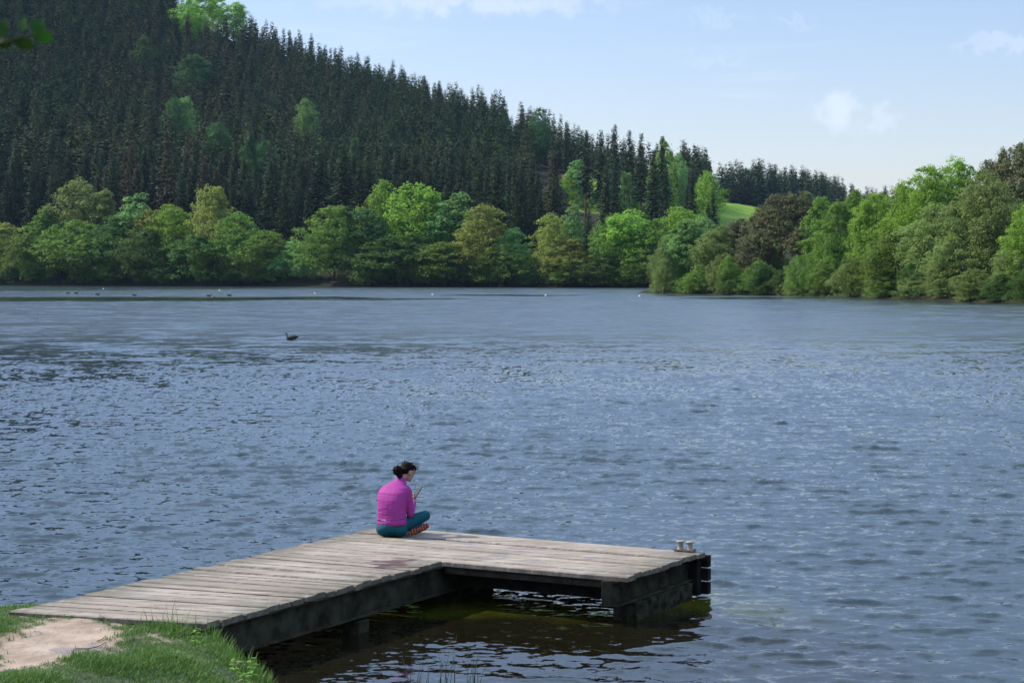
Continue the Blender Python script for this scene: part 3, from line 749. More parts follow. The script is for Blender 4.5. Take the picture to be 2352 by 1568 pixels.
def conifer_mesh(name, seed, H, W, base, nlev, nb, seg, leaf, mat, ragged=0.25):
    r = np.random.RandomState(seed); C, N, Sz = [], [], []
    for i in range(nlev):
        tt_ = (i + r.rand() * 0.8) / nlev; z = (base + (1 - base) * tt_) * H; R_ = W / 2 * (1 - tt_) ** 0.95 * (1 + ragged * r.normal() * 0.6) + 0.05
        if tt_ < 0.12: R_ *= 0.55 + 3.5 * tt_
        for j in range(nb):
            a = r.uniform(0, 6.283); Rb = R_ * r.uniform(0.7, 1.12)
            for s_ in range(seg):
                f = (s_ + 0.6) / seg; rr = Rb * f; dz = -0.42 * Rb * f ** 1.3 + 0.1 * Rb * f ** 3
                jit = r.normal(size=3) * leaf * 0.35
                C.append((math.cos(a) * rr + jit[0], math.sin(a) * rr + jit[1], z + dz + jit[2]))
                n = np.array([math.cos(a) * 0.45, math.sin(a) * 0.45, 0.7]) + r.normal(size=3) * 0.45; N.append(n / np.linalg.norm(n)); Sz.append(leaf * (1.15 - 0.55 * f) * (0.22 + 0.78 * (1 - tt_) ** 0.7))
    
    C = np.array(C); N = np.array(N, float); n = len(C)
    rad = np.stack([C[:, 0], C[:, 1], -0.3 * np.hypot(C[:, 0], C[:, 1])], 1); rad += r.normal(size=(n, 3)) * 0.12 + 1e-5; rad /= np.linalg.norm(rad, axis=1)[:, None]
    b = np.cross(N, rad); b /= np.linalg.norm(b, axis=1)[:, None] + 1e-9; s = np.array(Sz)[:, None]
    v = np.stack([C - rad * s * 0.9, C - b * s * 0.55, C + rad * s * 1.1, C + b * s * 0.55], 1).reshape(-1, 3)
    return v, np.arange(n * 4).reshape(-1, 4)
def ctrunk(name, H, r0, mat, top=0.97):
    return MB().tube([(0, 0, 0), (0, 0, H * .3), (0.05, 0, H * .65), (0, 0, H * top)], [r0 * 1.2, r0 * .85, r0 * .5, r0 * .06], 6).mesh(name, mat, True)

# prototype meshes at 20 m height (copies share them)
PH = 20.0
def variants(kind, mat, detail):
    out = []
    spec = {'oval': dict(W=13, base=0.08, shape='oval', ncl=120, cs=0.105), 'wide': dict(W=17, base=0.06, shape='dome', ncl=140, cs=0.10),
            'column': dict(W=7.5, base=0.06, shape='column', ncl=95, cs=0.075), 'bush': dict(W=24, base=0.0, shape='dome', ncl=130, cs=0.10),
            'cone': dict(W=11, base=0.05, shape='cone', ncl=110, cs=0.10), 'pine': dict(W=11, base=0.52, shape='top', ncl=62, cs=0.085)}[kind]
    for i in range(2):
        sd = sum(map(ord, kind + mat)) * 3 + i * 17
        cm, ends = crown_mesh('crown_' + kind, sd, PH, spec['W'], spec['base'], int(spec['ncl'] * (4.2 if detail else 3.2)), 66 if detail else 38, 0.18 if detail else 0.24, spec['shape'],
                              0.5 if mat in ('birch', 'grey') else 0.1, LM[mat], spec['cs'])
        tm = trunk_mesh('trunk_' + kind, sd, PH, spec['base'], ends, 0.26 if kind != 'column' else 0.16, M_PINEBARK if kind == 'pine' else M_BARK, nb=16)
        out.append((cm, tm, spec['W']))
    return out
_vc = {}
def plant(name, kind, mat, x, y, z, H, Wd, label, cat, group, seed, detail=False):
    key = (kind, mat, detail)
    if key not in _vc: _vc[key] = variants(*key)
    cm, tm, W0 = _vc[key][seed % 2]
    rt = empty(name, (x, y, z - 0.15), (seed * 2.399) % 6.283, label, cat, group)
    s = H / PH; sx = Wd / W0
    for nm, me in (('trunk', tm), ('crown', cm)):
        o = link(nm, me, rt); o.scale = (sx, sx, s)
    return rt

FAR = 'broadleaf trees along the far shore'; PENG = 'trees on the wooded point at the right'; HILLG = 'pale broadleaf trees among the spruces on the hill'
# px, top py, width px, distance behind the shore, kind, colour, label
shore = [
 (8, 515, 110, 6, 'oval', 'gold', 'thin brownish-green tree at the far left end of the far shore'),
 (62, 540, 110, 3, 'wide', 'mid', 'low round green tree, second from the left end of the far shore'),
 (112, 478, 130, 7, 'cone', 'mid', 'mid-green tree with a pointed top, left of the tallest grey-green one'),
 (180, 412, 130, 13, 'oval', 'grey', 'tallest grey-green tree of the left stand, rising above its neighbours'),
 (172, 510, 170, 3, 'oval', 'mid', 'broad green tree directly in front of the tallest grey-green tree of the left stand'),
 (245, 436, 110, 12, 'cone', 'grey', 'loose grey-green tree just right of the tallest grey-green one'),
 (262, 500, 150, 4, 'wide', 'dark', 'dark green broad tree in the middle of the left stand'),
 (312, 446, 95, 10, 'column', 'birch', 'pale silvery tree right of the left stand'),
 (352, 486, 100, 9, 'oval', 'gold', 'small brown-tinged tree between the pale silvery one and the bright green one'),
 (398, 472, 110, 7, 'oval', 'bright', 'bright fresh-green tree left of the big golden dome-shaped one'),
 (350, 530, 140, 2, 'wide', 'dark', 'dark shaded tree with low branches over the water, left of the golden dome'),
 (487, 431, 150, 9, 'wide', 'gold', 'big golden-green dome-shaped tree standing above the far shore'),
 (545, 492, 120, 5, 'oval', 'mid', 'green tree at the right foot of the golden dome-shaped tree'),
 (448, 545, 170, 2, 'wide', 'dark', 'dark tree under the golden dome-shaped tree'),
 (612, 534, 115, 4, 'oval', 'mid', 'small green tree in the gap right of the golden dome'),
 (672, 556, 100, 5, 'wide', 'birch', 'low grey-green tree in the gap between the two tall stands'),
 (768, 477, 165, 5, 'wide', 'mid', 'large rounded light-green tree at the left end of the middle stand'),
 (838, 486, 140, 8, 'oval', 'teal', 'bluish green tree just right of the large rounded light-green one'),
 (878, 420, 90, 15, 'oval', 'bright', 'bright green tree top, left of the highest bright crown of the middle stand'),
 (948, 424, 150, 12, 'oval', 'bright', 'highest bright green crown of the middle stand'),
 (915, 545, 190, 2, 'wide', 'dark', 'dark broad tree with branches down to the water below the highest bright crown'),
 (1018, 462, 90, 12, 'column', 'birch', 'narrow pale green birch right of the highest bright crown'),
 (1058, 448, 95, 13, 'column', 'birch', 'taller narrow pale birch left of the yellow-green tree'),
 (1112, 476, 140, 6, 'oval', 'gold', 'yellow-green tree with sunlit top in the middle stand'),
 (1022, 560, 150, 2, 'oval', 'mid', 'shaded green tree at the water below the two pale birches'),
 (1150, 570, 130, 3, 'wide', 'mid', 'low green tree at the water right of the yellow-green one'),
 (1180, 525, 80, 7, 'oval', 'birch', 'small pale tree in front of the dark spruces of the shore'),
 (1268, 496, 105, 5, 'oval', 'gold', 'brownish-yellow tree right of the dark spruces of the shore'),
 (1318, 476, 52, 12, 'column', 'birch', 'slim pale birch between the brownish-yellow tree and the dark spruce'),
 (1312, 552, 130, 3, 'wide', 'gold', 'low brown-green tree leaning over the water'),
 (1402, 500, 100, 7, 'oval', 'mid', 'round green tree right of the dark shore spruce'),
 (1446, 486, 130, 6, 'oval', 'bright', 'light green tree left of the wooded point'),
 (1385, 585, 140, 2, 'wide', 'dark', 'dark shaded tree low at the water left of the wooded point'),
 (1508, 505, 120, 7, 'oval', 'mid', 'green tree half hidden behind the tip of the wooded point'),
 (1480, 575, 110, 2, 'oval', 'mid', 'green tree touching the tip of the wooded point'),
 (1562, 478, 120, 14, 'oval', 'bright', 'light green tree rising behind the tip of the wooded point'),
 (1615, 500, 100, 10, 'oval', 'birch', 'pale green tree behind the slim birch of the wooded point'),
]
i = 0
for (px, ty, wpx, back, kind, colr, lab) in shore:
    u = (px - 1176) / 4246.7; Y = float(shoreY(np.array([u * 440]), np.array([440.0]))[0]) + back
    X = u * Y; z = T(X, Y); H = aty(px, ty, Y).z - z + 0.4
    plant('birch_tree' if kind == 'column' else 'broadleaf_tree', kind, colr, X, Y, z, H, wpx / 4246.7 * Y * 1.12, lab, 'tree', FAR, i); i += 1
for (px, ty, wpx, lab) in ((648, 600, 80, 'pale willow bush at the water, leftmost of the three low bushes'), (735, 610, 92, 'round pale willow bush overhanging the water, middle of the three low bushes'),
                           (785, 616, 56, 'smallest pale bush on the far shore, right of the round willow bush')):
    Y = atz(px, 656).y - 2; X = (px - 1176) / 4246.7 * Y; z = T(X, Y + 3)
    plant('willow_bush', 'bush', 'grey', X, Y + 3, z, aty(px, ty, Y).z - z, wpx / 4246.7 * Y * 1.15, lab, 'bush', 'low bushes at the far waterline', i); i += 1
# undergrowth along the waterline of the far shore, each its own bush
rr = random.Random(11)
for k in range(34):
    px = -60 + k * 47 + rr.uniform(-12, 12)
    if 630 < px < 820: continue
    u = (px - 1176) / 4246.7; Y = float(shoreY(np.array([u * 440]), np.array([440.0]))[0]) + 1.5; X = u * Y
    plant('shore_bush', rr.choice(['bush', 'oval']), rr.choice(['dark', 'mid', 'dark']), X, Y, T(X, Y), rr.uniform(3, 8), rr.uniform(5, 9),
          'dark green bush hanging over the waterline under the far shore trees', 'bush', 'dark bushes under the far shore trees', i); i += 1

# px, top, width, distance, kind, colour, label
pen = [
 (1520, 560, 66, 309, 'bush', 'grey', 'pale bushy shrub at the very tip of the wooded point'),
 (1545, 540, 80, 311, 'oval', 'birch', 'small light green tree behind the shrub at the tip of the point'),
 (1582, 503, 84, 306, 'column', 'birch', 'slim weeping birch near the tip of the wooded point'),
 (1648, 520, 110, 303, 'oval', 'grey', 'silvery willow right of the slim weeping birch'),
 (1660, 585, 90, 296, 'bush', 'grey', 'silvery willow bush low at the water of the point'),
 (1706, 505, 90, 312, 'pine', 'brown', 'brown pine left of the tallest pine of the point'),
 (1762, 470, 95, 310, 'pine', 'brown', 'brown pine with reddish bare trunk, second of the pine group'),
 (1800, 450, 120, 306, 'pine', 'brown', 'brown pine in the middle of the pine group on the point'),
 (1836, 443, 100, 312, 'pine', 'brown', 'tallest brown pine at the back of the pine group'),
 (1772, 500, 100, 300, 'pine', 'brown', 'lower brown pine in front of the pine group'),
 (1722, 545, 90, 300, 'oval', 'brown', 'brownish thin-leaved tree below the left pines'),
 (1846, 520, 90, 295, 'pine', 'brown', 'short brown pine at the right front of the pine group'),
 (1884, 458, 85, 290, 'column', 'mid', 'slim green tree with a dark straight trunk right of the pines'),
 (1745, 600, 90, 292, 'bush', 'mid', 'green shrub under the left pines'),
 (1792, 622, 90, 288, 'bush', 'dark', 'dark evergreen shrub at the water under the pines'),
 (1850, 585, 100, 284, 'bush', 'mid', 'light shrub at the water right of the dark evergreen one'),
 (1783, 572, 110, 325, 'wide', 'dark', 'shaded dark tree behind the bare trunks of the pine group'),
 (1745, 590, 90, 325, 'wide', 'mid', 'green tree behind the left pines, above the green shrub'),
 (1925, 470, 110, 286, 'oval', 'mid', 'green tree between the pines and the bright green group'),
 (1962, 440, 110, 300, 'cone', 'mid', 'olive green pointed tree behind the bright green group'),
 (1905, 580, 100, 278, 'oval', 'mid', 'low green tree leaning over the water right of the pines'),
 (2012, 448, 120, 262, 'oval', 'bright', 'vivid yellow-green tree, leftmost of the big right-hand group'),
 (2072, 425, 120, 264, 'oval', 'bright', 'bright green tree second in the big right-hand group'),
 (2132, 385, 130, 262, 'oval', 'bright', 'tall bright green tree in the middle of the right-hand group'),
 (2198, 372, 130, 270, 'oval', 'bright', 'highest bright green tree of the right-hand group'),
 (2060, 530, 140, 246, 'oval', 'mid', 'green tree with branches hanging over the water below the vivid yellow-green one'),
 (2145, 470, 150, 244, 'oval', 'grey', 'grey-green alder in front of the tall bright green tree'),
 (2262, 395, 150, 232, 'oval', 'grey', 'tall grey-green alder with dark bare trunk near the right edge'),
 (2210, 520, 140, 228, 'oval', 'grey', 'lower grey-green alder left of the tall one near the right edge'),
 (2322, 338, 110, 262, 'pine', 'brown', 'dark pine rising behind the alders, near the right edge'),
 (2372, 325, 120, 258, 'pine', 'brown', 'tallest dark pine, cut by the right edge of the picture'),
 (2272, 372, 80, 275, 'pine', 'brown', 'small dark pine behind the tall grey-green alder'),
 (2362, 478, 120, 218, 'oval', 'bright', 'bright green tree cut by the right edge below the dark pines'),
 (2330, 560, 110, 214, 'oval', 'grey', 'thin pale tree at the water by the right edge'),
 (2440, 420, 150, 225, 'oval', 'mid', 'green tree beyond the right edge of the point'),
 (2520, 400, 160, 220, 'oval', 'grey', 'grey-green tree beyond the right edge of the point'),
 (1975, 600, 90, 262, 'bush', 'mid', 'green shrub at the water below the olive pointed tree'),
 (2040, 625, 110, 250, 'bush', 'mid', 'green shrub at the water below the vivid yellow-green tree'),
 (2115, 630, 120, 240, 'bush', 'grey', 'pale shrub at the water left of the alders'),
 (2190, 638, 110, 230, 'bush', 'grey', 'pale shrub at the water below the lower alder'),
 (2250, 646, 100, 224, 'bush', 'mid', 'olive shrub at the water below the tall alder'),
 (2312, 640, 110, 215, 'bush', 'dark', 'dark shrub at the water close to the right edge'),
 (2370, 650, 90, 208, 'bush', 'dark', 'dark round shrub cut by the right edge at the water'),
 (1700, 640, 90, 292, 'bush', 'dark', 'dark shrub at the water below the silvery willow'),
 (1590, 630, 90, 299, 'bush', 'mid', 'green shrub at the foot of the slim weeping birch'),
]
for (px, ty, wpx, Y, kind, colr, lab) in pen:
    Ye = 140.0
    while sdpoly(np.array([(px - 1176) / 4246.7 * Ye]), np.array([Ye]), PEN)[0] < 0.5 and Ye < 330: Ye += 0.5
    Y = Ye + 1.2 if kind == 'bush' else Ye + 2.2 + 0.45 * max(0, Y * 0.953 - Ye)
    X = (px - 1176) / 4246.7 * Y
    z = T(X, Y); H = aty(px, ty, Y).z - z + 0.3
    nm = {'pine': 'pine_tree', 'bush': 'shore_shrub', 'column': 'birch_tree'}.get(kind, 'broadleaf_tree')
    plant(nm, kind, colr, X, Y, z, H, wpx / 4246.7 * Y * 1.1, lab, 'shrub' if kind == 'bush' else 'tree', PENG, i, True); i += 1

for k in range(13):
    px = 1535 + k * 70 + rr.uniform(-10, 10); Y = 150.0
    while sdpoly(np.array([(px - 1176) / 4246.7 * Y]), np.array([Y]), PEN)[0] < 0.4 and Y < 330: Y += 0.5
    X = (px - 1176) / 4246.7 * Y
    plant('shore_shrub', rr.choice(['bush', 'oval', 'wide']), rr.choice(['dark', 'mid', 'mid', 'grey']), X, Y, T(X, Y) - 0.3, rr.uniform(2.0, 6.0), rr.uniform(3.5, 5.5),
          'low green bush at the waterline of the wooded point', 'shrub', 'low bushes along the waterline of the wooded point', i, True); i += 1

# pale trees scattered up the hill: px, top, height m, width m, kind, colour, label
def march(px, ty, H, y0=440):
    u = (px - 1176) / 4246.7; Y = np.arange(y0, 840, 2.0); el = (terrain(u * Y, Y) + H - CAMH) / Y; want = (622 - ty) / 4246.7
    k = np.argmax(el >= want) if (el >= want).any() else int(np.argmax(el))
    if k == 0: k = min(len(Y) - 1, 50)
    X_, Y_ = u * Y[k], Y[k]; return X_, Y_, float(np.clip(want * Y_ + CAMH - T(X_, Y_), 0.55 * H, 1.5 * H))
hill = [
 (430, 222, 18, 9, 'oval', 'birch', 'light green tree high on the left of the hill, left of its darker twin'),
 (405, 228, 17, 9, 'oval', 'teal', 'blue-green tree touching the light green one on the left of the hill'),
 (448, 128, 17, 12, 'oval', 'teal', 'blue-green tree high on the hill among the upper spruces'),
 (335, 84, 16, 8, 'column', 'teal', 'small narrow blue-green tree near the top left of the hill'),
 (498, 284, 18, 11, 'oval', 'teal', 'round blue-green tree in mid slope above the golden dome tree'),
 (578, 305, 22, 9, 'cone', 'teal', 'pointed blue-green larch in mid slope'),
 (612, 325, 16, 8, 'oval', 'teal', 'small blue-green tree right of the pointed larch'),
 (702, 228, 18, 9, 'oval', 'birch', 'single pale tree in the middle of the hill'),
 (815, 322, 18, 9, 'cone', 'teal', 'blue-green pointed tree above the middle stand'),
 (1128, 415, 15, 9, 'oval', 'birch', 'single pale green tree above the yellow-green tree of the middle stand'),
 (1326, 380, 24, 7, 'column', 'birch', 'tall light green tree at the left of the bright clearing'),
 (1240, 250, 18, 8, 'oval', 'teal', 'blue-green tree just under the crest of the hill'),
 (1436, 392, 18, 7, 'oval', 'birch', 'pale green tree inside the clearing, behind the tall bare spruces'),
 (1445, 430, 16, 12, 'oval', 'birch', 'second pale tree inside the clearing, lower than the first'),
 (1524, 322, 24, 8, 'oval', 'bright', 'tall bright green tree sticking out among the crest spruces'),
 (1556, 352, 20, 7.5, 'oval', 'birch', 'pale tree right of the tall bright one on the crest'),
 (1622, 396, 26, 11, 'oval', 'bright', 'loose light green tree at the left edge of the meadow'),
 (470, -8, 18, 16, 'wide', 'bright', 'bright yellow-green tree on the hilltop, left of the hilltop group'),
 (505, -4, 17, 15, 'wide', 'bright', 'bright yellow-green tree in the middle of the hilltop group'),
 (540, 8, 16, 14, 'oval', 'bright', 'bright yellow-green tree on the hilltop, right end of the group'),
 (440, 2, 17, 14, 'oval', 'bright', 'bright green hilltop tree at the left end of the group'),
 (1712, 388, 14, 8, 'oval', 'teal', 'pale tree in the row of far spruces above the meadow'),
 (1850, 440, 14, 8, 'oval', 'mid', 'pale tree in front of the far spruces right of the meadow'),
 (1985, 428, 12, 11, 'oval', 'grey', 'thin grey-brown tree on the far skyline, left of three'),
 (2035, 436, 11, 11, 'oval', 'grey', 'thin grey-brown tree on the far skyline, middle of three'),
 (2085, 430, 13, 12, 'oval', 'grey', 'thin grey-brown tree on the far skyline, right of three'),
]
keepout = []
for (px, ty, H, Wd, kind, colr, lab) in hill:
    X, Y, H = march(px, ty, H, 788 if px in (1712, 1985, 2035, 2085) else 440); keepout.append((X, Y, Wd))
    plant('broadleaf_tree', kind, colr, X, Y, T(X, Y), H, Wd, lab, 'tree', HILLG, i); i += 1
# light saplings in the clearing
for k in range(16):
    px = rr.uniform(1230, 1650); Y = rr.uniform(505, 575); X = (px - 1176) / 4246.7 * Y
    plant('young_tree', 'oval', rr.choice(['birch', 'bright', 'teal']), X, Y, T(X, Y), rr.uniform(4, 9), rr.uniform(4, 8), 'young light green tree in the bright clearing behind the tall bare spruces', 'tree', 'young trees in the bright clearing', i); i += 1

# ------------------------------------------------------------------ spruces
CV = []   # detailed variants for individual trees
for s_ in range(6):
    Hs, Ws = 25.0, [9.0, 10.5, 11.5, 8.5, 10.0, 12][s_]
    v, q = conifer_mesh('c', 40 + s_, Hs, Ws, [0.10, 0.18, 0.12, 0.25, 0.2, 0.1][s_], 48, 11, 4, 0.72, None, 0.12)
    CV.append((npmesh('crown_spruce', v, q, LM['spruce']), ctrunk('trunk_spruce', Hs, 0.30, M_PINEBARK), Hs))
TV = []   # tall spruces with long bare trunks
for s_ in range(3):
    v, q = conifer_mesh('c', 70 + s_, 25.0, 7.0, 0.40, 34, 9, 4, 0.62, None, 0.4)
    TV.append((npmesh('crown_spruce_tall', v, q, LM['spruce']), ctrunk('trunk_spruce_tall', 25.0, 0.32, M_PINEBARK), 25.0))
def brownof(me, mat):
    c = me.copy(); c.materials.clear(); c.materials.append(mat); return c
SB = leafmat('leaf_spruce_brown', (0.050, 0.048, 0.024), (0.105, 0.086, 0.042), trans=0.08, gloss=0.05, patch=0.15)
CVB = [(brownof(a, SB), b, h) for (a, b, h) in CV]
def spruce(X, Y, H, wf, lab, var, seed, group):
    cm, tm, Hs = var[seed % len(var)]
    rt = empty('spruce_tree', (X, Y, T(X, Y) - 0.2), (seed * 1.7) % 6.28, lab, 'tree', group); s = H / Hs
    for nm, me in (('trunk', tm), ('crown', cm)):
        o = link(nm, me, rt); o.scale = (s * wf, s * wf, s)
for (px, ty, Yb, wf, var, lab) in ((1190, 445, 14, 1.1, CV, 'dark spruce on the far shore, left of the pair beside the yellow-green tree'), (1222, 430, 17, 1.1, CV, 'dark spruce on the far shore, right and taller of the pair'),
                              (1352, 478, 8, 1.2, CV, 'single dark spruce standing at the far shore between green trees'), (385, 298, 26, 1.0, CVB, 'tall brown spruce standing alone behind the bright fresh-green tree'),
                              (330, 400, 20, 0.9, CV, 'slender dark spruce behind the pale silvery tree'), (708, 430, 24, 1.1, CV, 'tall shaggy dark spruce behind the gap in the shore trees'),
                              (790, 330, 30, 1.4, CV, 'broad dark spruce behind the large rounded light-green tree'), (1500, 345, 40, 1.2, CV, 'broad dark spruce at the right side of the clearing'),
                              (455, 465, 18, 0.8, CV, 'short dark spruce behind the golden dome-shaped tree')):
    u = (px - 1176) / 4246.7; Y = float(shoreY(np.array([u * 440]), np.array([440.0]))[0]) + Yb; X = u * Y
    spruce(X, Y, aty(px, ty, Y).z - T(X, Y), wf, lab, var, px, 'single spruces near the far shore')
for (px, ty, H, lab) in ((1345, 300, 27, 'tall spruce with bare trunk, leftmost of the open row before the clearing'), (1380, 300, 28, 'bare-trunked spruce, second of the open row before the clearing'),
                      (1412, 285, 29, 'bare-trunked spruce, highest tip of the open row'), (1445, 298, 27, 'broad-topped spruce, fourth of the open row before the clearing'),
                      (1472, 306, 28, 'thin spruce with gaps between its branches, fifth of the open row'), (1520, 312, 27, 'thin spruce at the right end of the open row'),
                      (1395, 330, 28, 'lower bare-trunked spruce in front of the second and third of the open row'), (1500, 350, 27, 'lower bare-trunked spruce near the right end of the open row'),
                      (1300, 305, 28, 'bare-trunked spruce at the dense left side of the open row'), (1270, 310, 28, 'bare-trunked spruce where the dense wood ends'), (1550, 375, 24, 'bare-trunked spruce right of the thin one, before the clearing'),
                      (1590, 385, 24, 'bare-trunked dark spruce left of the loose light green meadow tree')):
    X, Y, H = march(px, ty, H, 455); spruce(X, Y, H, 1.0, lab, TV, px, 'tall bare-trunked spruces before the clearing'); keepout.append((X, Y, 2))
rp = np.random.RandomState(5); pts = []
for Y in np.arange(400, 900, 4.8):
    for X in np.arange(-400, 290, 4.8):
        x = X + rp.uniform(-2.3, 2.3); y = Y + rp.uniform(-2.3, 2.3); pts.append((x, y))
P = np.array(pts); u = P[:, 0] / P[:, 1]; px = u * 4246.7 + 1176
rdg, _h = hillparams(u); sy = shoreY(P[:, 0], P[:, 1]); q = P[:, 1] - sy
ok = (rp.rand(len(P)) < np.clip(0.5 + q / 220, 0, 0.97)) & (q > np.where(px < 700, 19, 17)) & (P[:, 1] < rdg + np.where(px > 1560, 60, 26)) & (px > -900) & (px < 2700)
ok &= ~((px > 1225) & (px < 1650) & (P[:, 1] > 478) & (P[:, 1] < 590))          # clearing
ok &= ~((px > 1628) & (px < 1900) & (P[:, 1] > 520) & (P[:, 1] < 785))          # meadow
ok &= ~((px > 1650) & (P[:, 1] < 600))
ok &= ~((px > 1900) & (P[:, 1] < 770))
ok &= ~((px > 1240) & (px < 1900) & (P[:, 1] < 540) & (rp.rand(len(P)) < 0.9))
ok &= ~((px > 410) & (px < 545) & (P[:, 1] > rdg - 12))
for (x, y, wd) in keepout: ok &= ((P[:, 0] - x) ** 2 + ((P[:, 1] - y + wd * 0.45)) ** 2 > (wd * 0.45 + 1.8) ** 2)
P = P[ok]; px = px[ok]; q = q[ok]; order = np.argsort(P[:, 1]); P = P[order]; px = px[order]; q = q[order]
qq_ = np.clip((q - 20) / 130, 0, 1)
Hh = (24 - 9.5 * qq_) * rp.uniform(0.66, 1.15, len(P))
Hh = np.where(px > 1560, rp.uniform(15.5, 21.5, len(P)), Hh * 0.93)
inview = (px > -40) & (px < 2392)
idx = np.nonzero(inview)[0][:279]; chosen = set(idx.tolist())
SPG = 'dark spruces standing close together on the lower hillside'
for n_, k in enumerate(idx):
    brown = math.sin(P[k, 0] * 0.05) + math.sin(P[k, 1] * 0.09 + P[k, 0] * 0.02) + rp.normal() * 0.8 > 1.9
    spruce(P[k, 0], P[k, 1], Hh[k], rp.uniform(0.95, 1.4), 'dark spruce in the dense wood on the lower hillside behind the shore trees', CVB if brown else CV, int(n_ * 7 + k), SPG)
# the rest of the wood, beyond what can be told apart
LV = []
for s_ in range(6):
    LV.append(conifer_mesh('c', 90 + s_, 25.0, [10.5, 12, 13, 11, 12.5, 10][s_], [0.1, 0.15, 0.1, 0.2, 0.1, 0.15][s_], 24, 7, 3, 1.1, None, 0.12))
AV, AQ, AT = [], [], []; nb_ = 0
rest = [k for k in range(len(P)) if k not in chosen]
TZ = terrain(P[:, 0], P[:, 1])
for k in rest:
    v, qq = LV[k % 6]; a = rp.uniform(0, 6.283); s = Hh[k] / 25.0; wf = s * rp.uniform(1.0, 1.55); c_, s2 = math.cos(a) * wf, math.sin(a) * wf
    vv = np.empty_like(v); vv[:, 0] = v[:, 0] * c_ - v[:, 1] * s2 + P[k, 0]; vv[:, 1] = v[:, 0] * s2 + v[:, 1] * c_ + P[k, 1]; vv[:, 2] = v[:, 2] * s + TZ[k] - 0.2
    AV.append(vv.astype(np.float32)); AQ.append(qq + nb_); nb_ += len(v)
    tint = np.clip(0.42 + 0.22 * math.sin(P[k, 0] * 0.045) + 0.18 * math.sin(P[k, 1] * 0.08 + P[k, 0] * 0.02) + rp.normal() * 0.4, 0, 1); AT.append(np.full(len(v), tint, np.float32))
fme = npmesh('forest', np.concatenate(AV), np.concatenate(AQ), M_FOREST); attr(fme, 'tint', np.concatenate(AT))
tag(link('forest', fme), 'dense dark spruce wood covering the upper hillside to the crest', 'forest', kind='stuff')
print('rest trees', len(rest), 'faces', nb_ // 4)

# driftwood branch at the point's waterline
b0 = atz(1735, 672.5, 0.1)
k = MB(); k.tube([(-3.2, 0.4, 0.15), (-1.5, 0.1, 0.35), (0.5, 0, 0.25), (2.8, -0.3, 0.5)], [0.05, 0.09, 0.10, 0.04], 7)
for (x, a, L_) in ((-2, 0.6, 1.2), (-0.8, 1.2, 0.9), (0.6, 0.4, 1.4), (1.6, 0.9, 1.0), (2.1, 1.5, 0.8)):
    k.tube([(x, 0, 0.3), (x + math.cos(a) * L_, -0.3, 0.3 + math.sin(a) * L_ * 0.7)], [0.04, 0.01], 5)
o = k.build('fallen_branch', simple('bleached_wood', (0.28, 0.23, 0.18), 0.9, 0.2, 3), None, True); o.location = (b0.x, b0.y - 1.5, 0)
tag(o, 'bleached fallen branch lying in the water at the foot of the wooded point', 'branch')

# ------------------------------------------------------------------ birds and buoys
M_GB = simple('goose_brown', (0.05, 0.038, 0.028), 0.8, 0.35, 25); M_GK = simple('goose_black', (0.012, 0.012, 0.014), 0.6, 0.1, 20); M_GW = simple('goose_white', (0.6, 0.58, 0.52), 0.8, 0.1, 20)
def goose_meshes():
    body = MB(); body.tube([(-0.30, 0, 0.07), (-0.27, 0, 0.06), (-0.18, 0, 0.07), (0.0, 0, 0.09), (0.18, 0, 0.11), (0.30, 0, 0.14), (0.40, 0, 0.165)],
                           [0.02, 0.07, (0.10, 0.10), (0.125, 0.125), (0.115, 0.115), (0.07, 0.075), (0.015, 0.03)], 14)
    body.ell((0.10, 0.09, 0.16), (0.22, 0.045, 0.07), Matrix.Rotation(-0.15, 3, 'Y')); body.ell((0.10, -0.09, 0.16), (0.22, 0.045, 0.07), Matrix.Rotation(-0.15, 3, 'Y'))
    neck = MB(); neck.tube([(-0.22, 0, 0.04), (-0.26, 0, 0.14), (-0.265, 0, 0.24), (-0.27, 0, 0.33), (-0.30, 0, 0.365), (-0.35, 0, 0.355), (-0.385, 0, 0.335), (-0.42, 0, 0.325)],
                           [0.055, 0.035, 0.028, 0.028, 0.036, 0.032, (0.015, 0.018), (0.006, 0.01)], 10)
    cheek = MB(); cheek.ell((-0.295, 0, 0.355), (0.016, 0.041, 0.028))
    tail = MB(); tail.ell((0.38, 0, 0.15), (0.07, 0.045, 0.018), Matrix.Rotation(-0.25, 3, 'Y')); 
    return body.mesh('goose_body', M_GB, True), neck.mesh('neck', M_GK, True), cheek.mesh('cheek_patch', M_GW, True), tail.mesh('tail', M_GK, True)
GM = goose_meshes()
def goose(px, py, s, heading, lab, group=None, parts=True):
    p = atz(px, py, 0.0); p.z = 0.03; rt = empty('goose', p, heading, lab, 'goose', group)
    for nm, me in zip(('body', 'neck_and_head', 'cheek_patch', 'tail'), GM):
        o = link(nm, me, rt); o.scale = (s, s, s)
goose(670, 781, 0.88,  R(14), 'dark goose with long black neck swimming alone in mid lake')
gg = 'row of distant geese on the lake'
for (x4, y4, hd, lab) in ((273, 1175, 180, 'distant goose, leftmost of the row far out on the lake'), (306, 1175, 175, 'distant goose, second from the left of the row'),
                       (391, 1180, 185, 'distant goose with upright neck, third from the left of the row'), (538, 1183, 170, 'distant goose swimming alone in the middle of the row'),
                       (836, 1186, 178, 'distant goose, left of the right-hand pair'), (918, 1184, 182, 'distant goose at the right end of the row'), (857, 1194, 95, 'distant dark goose seen end-on, below the right-hand pair')):
    goose(x4 / 1.7415, y4 / 1.7415, 0.95, R(hd), lab, gg)
M_BUOY = simple('buoy_white', (0.82, 0.82, 0.8), 0.4, 0.05, 5)
bome = MB().ell((0, 0, 0.07), (0.13, 0.13, 0.12), None, 20, 12).mesh('float_ball', M_BUOY, True)
